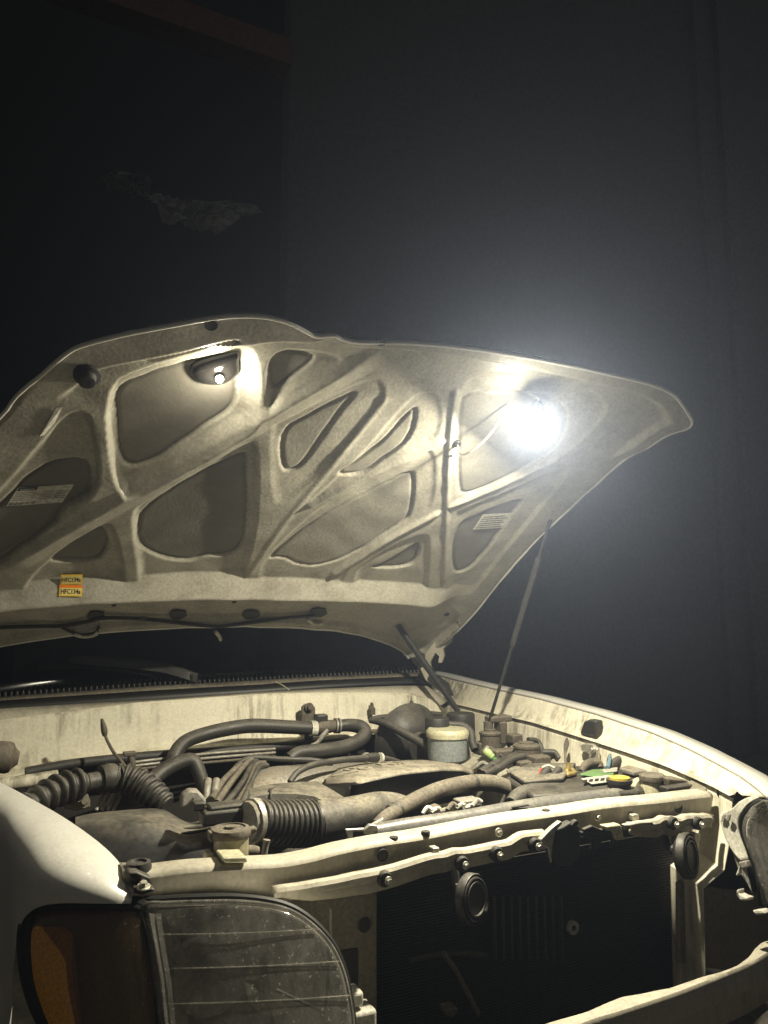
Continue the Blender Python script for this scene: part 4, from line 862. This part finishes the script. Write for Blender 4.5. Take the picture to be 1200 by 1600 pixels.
pockets = dict(
 P1=[(164, 602), (170, 715), (184, 770), (206, 782), (300, 732), (388, 682), (408, 655), (407, 552), (372, 538), (310, 553), (230, 573)],
 P2=[(413, 545), (500, 548), (540, 560), (530, 572), (472, 600), (440, 622), (424, 646), (414, 646)],
 P3=[(104, 644), (137, 641), (150, 680), (158, 740), (152, 772), (118, 800), (60, 838), (0, 878), (-120, 946), (-120, 870), (0, 765), (55, 700)],
 P4=[(20, 960), (40, 905), (100, 856), (158, 818), (176, 818), (186, 850), (196, 892), (196, 960)],
 P5=[(204, 800), (210, 860), (216, 888), (216, 960), (376, 960), (386, 884), (396, 850), (404, 800), (404, 690), (384, 692), (300, 742), (226, 784)],
 P6=[(420, 664), (424, 782), (440, 790), (478, 764), (556, 684), (604, 628), (600, 592), (570, 592), (520, 616), (440, 656)],
 P7=[(476, 792), (500, 768), (562, 712), (618, 646), (650, 612), (690, 612), (692, 684), (640, 706), (560, 750)],
 P8=[(400, 960), (402, 892), (420, 864), (484, 802), (560, 758), (650, 708), (684, 700), (680, 788), (662, 806), (604, 838), (540, 886), (524, 960)],
 P9=[(552, 960), (552, 905), (562, 884), (608, 855), (650, 836), (672, 834), (672, 865), (666, 960)],
 P10=[(700, 960), (700, 806), (740, 789), (800, 765), (880, 730), (890, 740), (836, 806), (790, 862), (760, 900), (730, 935)],
 P11=[(710, 700), (708, 788), (726, 786), (790, 758), (870, 720), (930, 672), (960, 622), (860, 588), (760, 580), (716, 600)],
)
holes = dict(
 O1=[(174, 605), (181, 665), (184, 712), (200, 732), (240, 722), (280, 696), (320, 668), (360, 644), (372, 625), (371, 590), (372, 548), (300, 562), (240, 580)],
 O2=[(419, 545), (496, 551), (482, 571), (450, 592), (432, 606), (420, 602)],
 O3=[(137, 710), (144, 752), (146, 764), (134, 772), (108, 786), (95, 798), (83, 816), (0, 872), (-110, 945), (-110, 880), (0, 785), (60, 722)],
 O4=[(76, 872), (92, 854), (130, 830), (160, 820), (168, 835), (170, 855), (160, 870), (140, 877), (90, 878)],
 O5=[(213, 822), (212, 847), (233, 864), (270, 876), (300, 877), (325, 868), (354, 868), (375, 860), (386, 830), (388, 780), (384, 725), (387, 700), (300, 742), (218, 795)],
 O6=[(434, 668), (437, 730), (456, 733), (476, 720), (526, 645), (560, 604), (538, 612), (480, 642)],
 O7=[(525, 731), (532, 739), (566, 736), (602, 711), (642, 681), (652, 632), (640, 632), (600, 680), (560, 712)],
 O8=[(415, 869), (442, 866), (462, 879), (496, 881), (537, 868), (575, 848), (604, 827), (633, 810), (643, 793), (648, 740), (640, 728), (560, 770), (490, 806), (440, 846)],
 O9=[(576, 884), (600, 876), (640, 852), (655, 842), (656, 860), (646, 879), (630, 884), (600, 886)],
 O10=[(704, 892), (722, 893), (746, 876), (780, 832), (800, 802), (824, 772), (760, 794), (706, 820)],
 O11=[(713, 640), (713, 764), (726, 768), (750, 762), (830, 722), (884, 682), (884, 612), (722, 602)],
)
slot = [(228, 555), (300, 537), (370, 519), (374, 528), (302, 547), (230, 566)]
step = .0045
gu = np.arange(-1.06, 1.0, step); gv = np.arange(.0, 1.68, step)
X, Y = np.meshgrid(gu, gv)
so, qx, qy = sdf(outline, X, Y)
near = np.abs(so) < .72 * step
X = np.where(near, qx, X); Y = np.where(near, qy, Y)
inside = so < .72 * step
def sm(t): t = np.clip(t, 0, 1); return t * t * (3 - 2 * t)
h = np.zeros(X.shape); lev = np.zeros(X.shape)
for k, P in pockets.items():
    d, bx_, by_ = sdf(chaikin(uv(P), 2), X, Y)
    fv = (Y - by_) / np.maximum(np.abs(d), 1e-6)          # how far the wall faces the nose
    w = .014 + .022 * sm((fv + .15) / .95)
    DP = .030 if k == 'P1' else .004 if k in ('P6', 'P7', 'P8', 'P11') else .008 if k in ('P9', 'P10') else .013
    if k == 'P1': w = .012 + .05 * sm(((X - bx_) * -.55 + (Y - by_) * .83) / np.maximum(np.abs(d), 1e-6) * .9 + .25)
    h = np.minimum(h, -DP * np.where(d < 0, np.sin(np.clip(-d / w, 0, 1) * math.pi / 2), 0))
DP = .014
# the cross beam: a long slope facing the nose, from the pocket floors up to a crest
l1 = np.array(uv([(-160, 950), (0, 910), (100, 902), (200, 899), (300, 893), (400, 892), (500, 897), (600, 904), (680, 910), (760, 900)], -.012))
l2 = np.array(uv([(-160, 998), (0, 952), (150, 942), (300, 936), (400, 936), (500, 938), (600, 941), (680, 948), (760, 940)], .036))
v1 = np.interp(X, l1[:, 0], l1[:, 1]); v2 = np.interp(X, l2[:, 0], l2[:, 1])
tb = np.clip((v1 - Y) / np.maximum(v1 - v2, .01), 0, 1)
hb = np.where(Y < v1, -DP + (DP + .038 * (1 - sm((X - .40) / .14))) * tb, -1)
h = np.maximum(h, hb)
# a raised crown along each rib
def line_d(pts):
    q = np.array(spline([np.array(p) for p in uv(pts)], 4)); d = np.full(X.shape, 1e9)
    for (ax, ay), (bx, by) in zip(q[:-1], q[1:]):
        ex, ey = bx - ax, by - ay; t = np.clip(((X - ax) * ex + (Y - ay) * ey) / (ex * ex + ey * ey + 1e-12), 0, 1)
        d = np.minimum(d, (X - ax - t * ex) ** 2 + (Y - ay - t * ey) ** 2)
    return np.sqrt(d)
crown = np.zeros(X.shape)
for pts, ht, wd in (([(484, 790), (560, 750), (640, 714), (690, 690)], .010, .008), ([(390, 898), (446, 816), (506, 744), (566, 668), (600, 625)], .003, .010), ([(702, 790), (760, 768), (868, 718)], .009, .010),
                    ([(524, 896), (600, 846), (682, 802)], .011, .010), ([(694, 905), (698, 790), (702, 700), (711, 612)], .007, .008)):
    crown = np.maximum(crown, ht * np.exp(-(line_d(pts) / wd) ** 2))
h = h + crown
# the main diagonal rib leans its broad face to the lamp
ra = np.array(uv([(-60, 935), (540, 592)])); A0, A1 = ra[0], ra[-1]
Lr_ = np.linalg.norm(A1 - A0); dr = (A1 - A0) / Lr_; nrm = np.array([-dr[1], dr[0]])
sd_ = (X - A0[0]) * nrm[0] + (Y - A0[1]) * nrm[1]; tt = (X - A0[0]) * dr[0] + (Y - A0[1]) * dr[1]
up_r = np.clip((sd_ + .020) / .040, 0, 1)
h = h + .013 * up_r * (1 - sm((sd_ - .020) / .03)) * sm((tt - .10) / .2) * (1 - sm((tt - Lr_ + .02) / .18))
for k, P in holes.items():
    d, _, _ = sdf(chaikin(uv(P, -.03 if k == 'O1' else -DP), 2), X, Y)
    wob = .0006 * np.sin(X * 70 + Y * 40) + .0005 * np.sin(X * 210 - Y * 130)
    d = d + wob
    soft = k in ('O6', 'O7', 'O8', 'O11', 'O2')
    h = h - (.0025 if soft else .007) * sm(-d / .005) - .006 * np.exp(-((d + .004) / .0042) ** 2)
    lev = np.maximum(lev, (.45 if soft else 1) * sm(-d / .004))
d, _, _ = sdf(chaikin(uv(slot), 1), X, Y); h = h - .022 * sm(-d / .006)
# rear trough behind the cross beam
rear = uv([(-200, 985), (-100, 968), (0, 954), (150, 944), (300, 938), (400, 938), (500, 940), (600, 943), (676, 950), (712, 962), (730, 978), (700, 1010), (650, 1045), (300, 1010), (-200, 1060)], .036)
d, _, _ = sdf(chaikin(rear, 2), X, Y); h = np.where(d < 0, h * (1 - sm(-d / .02)) - .012 * sm(-d / .02), h)
eg = -so
rim_rear = sm((.045 - eg) / .02) * (d < 0); h = h + .016 * rim_rear
# folded front lip: hangs toward the engine side, and side edges slightly
frontness = sm((Y - 1.25) / .1)
lipw = np.interp(X, [-.8, -.45, -.33, -.30, .0, .6, .8], [.075, .085, .03, .02, .035, .05, .06])
h = h + frontness * (.020 * sm((lipw - eg) / .012))
h = h - (1 - frontness) * .004 * sm((.012 - eg) / .01)
# the hood sags a little to its sides and nose like the real pressing
h = h + .012 * (np.clip(np.abs(X + .1) - .55, 0, 1) / .4) ** 2
n1 = np.array([[0]])
h = h + .0006 * np.sin(X * 37 + 2 * np.sin(Y * 11)) + .0005 * np.sin(Y * 53 + 3 * np.sin(X * 17))
idx = -np.ones(X.shape, int); idx[inside] = np.arange(inside.sum())
verts = H0[None, :] + X[inside][:, None] * np.array([[1., 0, 0]]) + Y[inside][:, None] * HV[None, :] + h[inside][:, None] * HN[None, :]
a, b, c_, d_ = idx[:-1, :-1], idx[:-1, 1:], idx[1:, 1:], idx[1:, :-1]
ok = (a >= 0) & (b >= 0) & (c_ >= 0) & (d_ >= 0)
quads = np.stack([a[ok], d_[ok], c_[ok], b[ok]], 1)
me = bpy.data.meshes.new('hood'); me.from_pydata(verts.tolist(), [], quads.tolist())
me.polygons.foreach_set('use_smooth', [True] * len(me.polygons))
at = me.attributes.new('primer_shade', 'FLOAT', 'POINT'); at.data.foreach_set('value', lev[inside].astype(np.float32))
# hood underside paint: dusty white ribs; grey primer openings, darkened further for their shade
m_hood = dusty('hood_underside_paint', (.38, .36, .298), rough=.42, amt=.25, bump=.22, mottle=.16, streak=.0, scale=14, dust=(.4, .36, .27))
N, L = nodes_of(m_hood); bs = N['Principled BSDF']; src = bs.inputs['Base Color'].links[0].from_socket
an = N.new('ShaderNodeAttribute'); an.attribute_name = 'primer_shade'
tc = N.new('ShaderNodeTexCoord'); nz = N.new('ShaderNodeTexNoise'); nz.inputs['Scale'].default_value = 7; nz.inputs['Detail'].default_value = 10; nz.inputs['Roughness'].default_value = .72; L.new(tc.outputs['Object'], nz.inputs['Vector'])
rp = N.new('ShaderNodeValToRGB'); rp.color_ramp.elements[0].position = .3; rp.color_ramp.elements[0].color = (.11, .103, .085, 1); rp.color_ramp.elements[1].position = .72; rp.color_ramp.elements[1].color = (.20, .188, .158, 1); L.new(nz.outputs[0], rp.inputs[0])
mx = N.new('ShaderNodeMix'); mx.data_type = 'RGBA'; L.new(an.outputs['Fac'], mx.inputs[0]); L.new(src, mx.inputs[6]); L.new(rp.outputs[0], mx.inputs[7])
# grime blotches over the whole underside
nz2 = N.new('ShaderNodeTexNoise'); nz2.inputs['Scale'].default_value = 11; nz2.inputs['Detail'].default_value = 9; nz2.inputs['Roughness'].default_value = .7; L.new(tc.outputs['Object'], nz2.inputs['Vector'])
mr = N.new('ShaderNodeMapRange'); mr.inputs[1].default_value = .45; mr.inputs[2].default_value = .75; mr.inputs[3].default_value = 0; mr.inputs[4].default_value = .7; L.new(nz2.outputs[0], mr.inputs[0])
mx2 = N.new('ShaderNodeMix'); mx2.data_type = 'RGBA'; mx2.inputs[7].default_value = (.15, .135, .10, 1); L.new(mr.outputs[0], mx2.inputs[0]); L.new(mx.outputs[2], mx2.inputs[6]); L.new(mx2.outputs[2], bs.inputs['Base Color'])
me.materials.append(m_hood)
hood = link('hood', me, truck)

# outer skin above it and the folded hem round the edge
st2 = .02; gu2 = np.arange(-1.06, 1.0, st2); gv2 = np.arange(0, 1.68, st2); X2, Y2 = np.meshgrid(gu2, gv2)
s2, qx, qy = sdf(outline, X2, Y2); nr = np.abs(s2) < .72 * st2; X2 = np.where(nr, qx, X2); Y2 = np.where(nr, qy, Y2); ins = s2 < .72 * st2
h2 = -.004 - .05 * sm(-s2 / .12) - .012 * (1 - ((X2 + .1) / .9) ** 2)
h2 = h2 + sm((Y2 - 1.25) / .1) * .020 * sm((.075 + s2) / .05)
h2 = np.where(nr, np.minimum(h2, .012), h2)
idx = -np.ones(X2.shape, int); idx[ins] = np.arange(ins.sum())
verts = H0[None, :] + X2[ins][:, None] * np.array([[1., 0, 0]]) + Y2[ins][:, None] * HV[None, :] + h2[ins][:, None] * HN[None, :]
a, b, c_, d_ = idx[:-1, :-1], idx[:-1, 1:], idx[1:, 1:], idx[1:, :-1]; ok = (a >= 0) & (b >= 0) & (c_ >= 0) & (d_ >= 0)
me = bpy.data.meshes.new('outer_skin'); me.from_pydata(verts.tolist(), [], np.stack([a[ok], b[ok], c_[ok], d_[ok]], 1).tolist()); me.polygons.foreach_set('use_smooth', [True] * len(me.polygons)); me.materials.append(m_paint)
link('outer_skin', me, hood)
def hood_h(u, v):
    j = int(round((u - gu[0]) / step)); i = int(round((v - gv[0]) / step))
    i = min(max(i, 0), h.shape[0] - 1); j = min(max(j, 0), h.shape[1] - 1); return float(h[i, j])
def inward(q, dist):
    c0 = np.array([-.1, .85]); w = c0 - q; return q + w / np.linalg.norm(w) * dist
loop = [HP(q[0], q[1], hood_h(*inward(q, .008)) - .002) for q in outline]
MB().tube(loop + loop[:2], .0045, 8, cap=False).build('hem', m_paint, hood)

def hpt(px, py, lift=.002):
    u, v = HUV(px, py); hh = hood_h(u, v)
    for _ in range(24): u, v = HUV(px, py, hh); hh = .7 * hh + .3 * hood_h(u, v)
    return HP(u, v, hh + lift)
def hood_patch(name, pts, mat, lift=.0025, th=.001):
    return MB().prism([hpt(a, b, lift) for a, b in pts], HN * th).build(name, mat, hood)
# HFC134a stickers
def frame_of(tl, tr, bl):
    ex = tr - tl; ey = tl - bl; return ex, ey
def sticker(tl, tr, br, bl, rows_):
    q = [hpt(*p, .004) for p in (bl, br, tr, tl)]
    ex = q[1] - q[0]; ey = q[3] - q[0]; o = q[0]; s = MB()
    n_ = np.cross(ex, ey); n_ /= np.linalg.norm(n_)
    if n_ @ HN < 0: n_ = -n_
    def quad(x0, y0, x1, y1, mi, l): s.add([o + ex * x + ey * y + n_ * l for x, y in ((x0, y0), (x1, y0), (x1, y1), (x0, y1))], [(0, 1, 2, 3)], mi, False)
    for r in rows_: quad(*r)
    return s, o, ex, ey, n_
for tl, tr, br, bl, band in (((95, 896), (127, 893), (128, 911), (94, 912), False), ((93, 912), (128, 911), (128, 930), (92, 930), True)):
    rr = [(0, 0, 1, 1, 0, 0), (.05, .1, .95, .74 if band else .9, 1, .0005)]
    if band: rr.append((0, .78, 1, 1, 2, .0006))
    s, o, ex, ey, n_ = sticker(tl, tr, br, bl, rr)
    w = np.linalg.norm(ex); hh = np.linalg.norm(ey)
    s.text('HFC134a', o + ex * .07 + ey * (.24 if band else .3) + n_ * .0012, ex / w, ey / hh, hh * .62, 3, 0, w * .86)
    s.build('refrigerant_sticker', [m_sticker, m_sticker_pale, m_orange, m_ink], hood)
# emission label
s, o, ex, ey, n_ = sticker((28, 760), (112, 757), (97, 783), (10, 789), [(0, 0, 1, 1, 0, 0), (.02, .82, .36, .99, 1, .0006)])
w = np.linalg.norm(ex); hh = np.linalg.norm(ey)
s.text('TOYOTA', o + ex * .05 + ey * .85 + n_ * .0012, ex / w, ey / hh, hh * .13, 2, 0, w * .28)
for k in range(5):
    for x0, x1 in ((.03, .40 + .05 * (k % 2)), (.5, .72), (.75, .96)):
        s.add([o + ex * x + ey * y + n_ * .0008 for x, y in ((x0, .3 + k * .1), (x1, .3 + k * .1), (x1, .325 + k * .1), (x0, .325 + k * .1))], [(0, 1, 2, 3)], 3, False)
for k in range(14):
    x = .03 + k * .034; s.add([o + ex * (x + t) + ey * y + n_ * .0008 for t, y in ((0, .04), (.012 + .008 * (k % 3 == 0), .04), (.012 + .008 * (k % 3 == 0), .2), (0, .2))], [(0, 1, 2, 3)], 1, False)
s.build('emission_label', [m_paper, m_ink, m_paper, m_tan], hood)
s, o, ex, ey, n_ = sticker((754, 802), (801, 797), (785, 822), (738, 826), [(0, 0, 1, 1, 0, 0)])
for k in range(6):
    s.add([o + ex * x + ey * y + n_ * .0008 for x, y in ((.06, .1 + k * .14), (.9 - .1 * (k % 2), .1 + k * .14), (.9 - .1 * (k % 2), .14 + k * .14), (.06, .14 + k * .14))], [(0, 1, 2, 3)], 1, False)
s.build('caution_label', [m_paper, m_tan], hood)
hood_patch('worn_label', [(88, 636), (97, 634), (78, 676), (62, 680)], m_paper)
# stops, holes, washer hose with clips
for px, py in ((136, 585),):
    p = hpt(px, py, 0); MB().lathe([(.026, 0), (.026, .006), (.018, .010), (.016, .024), (.008, .026), (0, .024)], p, HN, 20).build('rubber_stop', m_hosed, hood)
for px, py, r in ((330, 508, .011), (596, 534, .009), (178, 945, .006), (366, 940, .006), (698, 960, .009), (716, 972, .006), (704, 712, .004)):
    p = hpt(px, py, .0005); MB().lathe([(0, .0008), (r, .0008), (r * 1.15, .0016), (r * 1.2, 0)], p, HN, 16).build('pressing_hole', m_rubber, hood)
for px, py in ((150, 960), (278, 958), (392, 958), (497, 955)):
    p = hpt(px, py, 0); u_ = [(-14, 2), (-10, -5), (0, -7), (12, -5), (14, 2), (4, 7), (-8, 7)]
    MB().prism([hpt(px + a, py + b, .001) for a, b in u_], HN * .006).build('hose_opening', m_hosed, hood, .002)
def hh_hose(name, pts, r, mat, lift=.01): return MB().tube(spline([hpt(a, b, lift) for a, b in pts], 6), r, 8).build(name, mat, hood)
hh_hose('washer_hose', [(-60, 982), (0, 976), (60, 974), (100, 973), (140, 966), (165, 961), (220, 962)], .0055, m_hosed)
hh_hose('washer_hose', [(228, 963), (290, 970), (340, 974), (390, 969), (450, 961), (490, 958)], .0055, m_hosed)
hh_hose('washer_hose', [(95, 974), (112, 983), (128, 987), (148, 984), (154, 974)], .0045, m_hosed)
hh_hose('hose_end', [(116, 985), (130, 988), (146, 986), (153, 981)], .0058, m_white, .014)
hh_hose('hose_end', [(479, 962), (490, 969), (503, 968)], .0062, m_white, .014)
hh_hose('hose_joint', [(219, 962), (228, 963)], .007, m_tan)
hh_hose('washer_nozzle', [(336, 980), (342, 988), (344, 993)], .006, m_white, .016)
# strut and hinge at the far rear corner
s0 = hpt(622, 977, .0); s1 = W(716, 1112, 1.05)
MB().tube([s0, s0 * .5 + s1 * .5, s1], [.011, .012, .010], 10).build('hinge_strut', m_hosed, hood)
def hinge(pts, y, d, mat): return MB().prism([W(a, b, y) for a, b in pts], (d[0], d[1], 0)).build('hinge_arm', mat, hood, .003)
hinge([(664, 1022), (684, 996), (700, 988), (708, 992), (704, 1004), (692, 1014), (694, 1024), (690, 1036), (684, 1036), (686, 1026), (680, 1020), (672, 1034), (674, 1050), (664, 1048)], 1.22, (.012, .012), m_bar)
hinge([(656, 1044), (668, 1040), (676, 1056), (690, 1070), (706, 1084), (698, 1088), (680, 1076), (664, 1062)], 1.20, (.012, .012), m_bar)
hinge([(668, 1056), (678, 1052), (700, 1068), (708, 1088), (694, 1084), (676, 1070)], 1.18, (.012, .012), m_hosed)

# ================================================================== work lamp hung under the hood
u, v = HUV(838, 651, .075); lp_ = HP(u, v, .075)
fu, fv_ = HUV(713, 692)
lamp = empty('work_lamp', HP(fu, fv_, hood_h(fu, fv_)), 'small glaring work lamp on a thin bent arm beneath the hood', 'lamp')
aim = Vector((-.35, -.35, -.85)).normalized()
back_ = Vector(lp_) - aim * .010
MB().lathe([(0, -.03), (.014, -.03), (.019, -.022), (.021, -.004), (.0215, .003), (.019, .004), (.018, .0)], back_, aim, 28).build('housing', m_black, lamp)
MB().lathe([(.0185, .001), (.0185, .010), (.015, .018), (.008, .023), (.0, .024)], back_, aim, 24).build('lens', glossy('lit_lamp_lens', (1, 1, 1), .3, emit=((1, .95, .82), 60.0)), lamp)
ft = HP(fu, fv_, hood_h(fu, fv_))
MB().lathe([(0, 0), (.012, 0), (.012, .006), (.009, .009), (0, .009)], ft, HN, 18).build('magnet_foot', m_black, lamp)
g0 = np.array(back_ - aim * .028)
arm = [ft, ft * .96 + g0 * .04 + HN * .045, ft * .65 + g0 * .35 + HN * .055 + np.array([0, 0, .03]), ft * .25 + g0 * .75 + np.array([0, 0, .055]), g0 + np.array([.002, .004, .02]), g0]
MB().tube(spline(arm, 8), .0028, 8).build('bent_arm', m_steel, lamp)
for kind, power, off, ax_ in (('AREA', LAMP_POWER, .026, (-.25, -.06, -.96)), ('AREA', LAMP_POWER * .27, .027, (-.57, -.77, -.22)), ('POINT', LAMP_POWER * .07, .030, (0, 0, -1))):   # bay beam, camera-facing beam added to feed the glow, faint all-round spill
    ld = bpy.data.lights.new('lamp_light', kind); ld.energy = power; ld.color = LAMP_COL
    if kind == 'AREA': ld.shape = 'DISK'; ld.size = .036; ld.spread = math.radians(180 if power > 30 else 96)
    else: ld.shadow_soft_size = .014
    lo = bpy.data.objects.new('lamp_light', ld); col.objects.link(lo); lo.location = Vector(back_) + aim * off
    lo.rotation_mode = 'QUATERNION'; lo.rotation_quaternion = Vector((0, 0, -1)).rotation_difference(Vector(ax_).normalized())
    lo.parent = lamp; lo.matrix_parent_inverse = Matrix.Translation(-Vector(lamp.location))

# a second small lamp: a dark oval case stuck inside the nose opening of the hood, its bulb lit
rows = []
mp = [(297, 578), (300, 567), (318, 557), (345, 549), (372, 543), (374, 560), (373, 577), (360, 588), (345, 595), (322, 595), (308, 591)]
ring = spline([HW(a, b, -.038) for a, b in mp], 4, True); c_ = np.mean(ring, axis=0)
small = empty('hood_lamp', c_, 'dark oval lamp case with a tiny lit bulb inside the hood', 'lamp')
for t, e in ((1, 0), (.97, .010), (.90, .016), (.7, .021), (.4, .023), (.01, .024)): rows.append([c_ + (p - c_) * t + HN * e for p in ring])
MB().loft(rows, closed=True).build('lamp_case', glossy('black_glossy_case', (.012, .011, .010), .12), small)
b0 = HW(343, 591, -.008)
MB().lathe([(0, -.012), (.009, -.012), (.010, -.004), (.0095, .0)], b0, HN, 16).build('socket', m_black, small)
MB().lathe([(.0085, 0), (.0085, .004), (.006, .009), (0, .010)], b0, HN, 16).build('bulb', glossy('lit_small_bulb', (1, 1, 1), .3, emit=((1, .95, .8), 25.0)), small)
ld = bpy.data.lights.new('bulb_light', 'POINT'); ld.energy = 2.0; ld.color = LAMP_COL; ld.shadow_soft_size = .008
lo = bpy.data.objects.new('bulb_light', ld); col.objects.link(lo); lo.location = Vector(b0 + HN * .026); lo.parent = small; lo.matrix_parent_inverse = Matrix.Translation(-Vector(small.location))

# ================================================================== things in the dark behind
# crumpled plastic sheet hanging in the gloom
def crumple(name, out, y, mat, label, cat):
    o = spline([np.array(p, float) for p in out], 4, True); c0 = np.mean(o, axis=0); rows = []
    for k in range(9):
        t = 1 - k / 8 * .98; r = []
        for i, q in enumerate(o):
            p = W(*(c0 + (q - c0) * t), y); a = i / len(o) * 2 * math.pi
            r.append(p + np.array([0, -.07 * abs(math.sin(a * 3 + t * 6)) - .05 * abs(math.sin(a * 7 - t * 11)) - .03 * rng.random(), .02 * math.sin(a * 5 + t * 9)]))
        rows.append(r)
    return tag(MB().loft(rows, smooth=False, closed=True).build(name, mat, None, solid=.003), label, cat)
crumple('plastic_sheet', [(226, 320), (240, 322), (262, 338), (300, 326), (350, 330), (402, 338), (384, 346), (352, 362), (312, 368), (268, 358), (244, 348)], 2.6, m_sheet, 'crumpled grey plastic sheet caught in the dark beside the wall', 'sheet')
crumple('plastic_sheet', [(156, 290), (170, 288), (218, 286), (232, 300), (222, 322), (200, 306), (170, 304)], 2.7, dusty('dim_grey_plastic', (.22, .22, .21), rough=.3, amt=.2), 'dim scrap of plastic hanging past the larger crumpled sheet', 'sheet')
MB_ = MB()
a, b = W(60, -40, 3.6), W(450, 95, 3.6)
bm_ = MB().tube([a, b], .14, 4).build('roof_beam', m_wood); tag(bm_, 'reddish brown roof beam high in the dark', 'beam')

# wheels the truck stands on
for sx in (-.80, .72):
    for yy in (.55, 3.6):
        wh = MB().lathe([(.20, -.11), (.33, -.12), (.375, -.09), (.38, 0), (.375, .09), (.33, .12), (.20, .11)], (sx, yy, .38), (1, 0, 0), 36).build('tyre', m_tyre, truck)
        MB().lathe([(0, -.03), (.08, -.03), (.19, -.06), (.205, -.11), (.205, .11), (.19, .06), (0, .05)], (sx, yy, .38), (1, 0, 0), 24).build('rim', m_alu, wh)
MB().box((-.05, 2.2, .5), (.9, 4.2, .16)).build('chassis', m_dark, truck, .02)

# ================================================================== thin scattering air added round everything to stand in for lens glow
hz = MB().box((0, 2.0, 5.6), (20, 10, 13.2)).build('glow_haze', m_dark)
hz.data.materials.clear(); mh = new_mat('glow_air'); N, L = nodes_of(mh); N.remove(N['Principled BSDF'])
pv = N.new('ShaderNodeVolumePrincipled'); pv.inputs['Color'].default_value = (.60, .71, 1.0, 1); pv.inputs['Density'].default_value = .013; pv.inputs['Anisotropy'].default_value = .70
L.new(pv.outputs[0], N['Material Output'].inputs['Volume']); hz.data.materials.append(mh); tag(hz, kind='stuff')
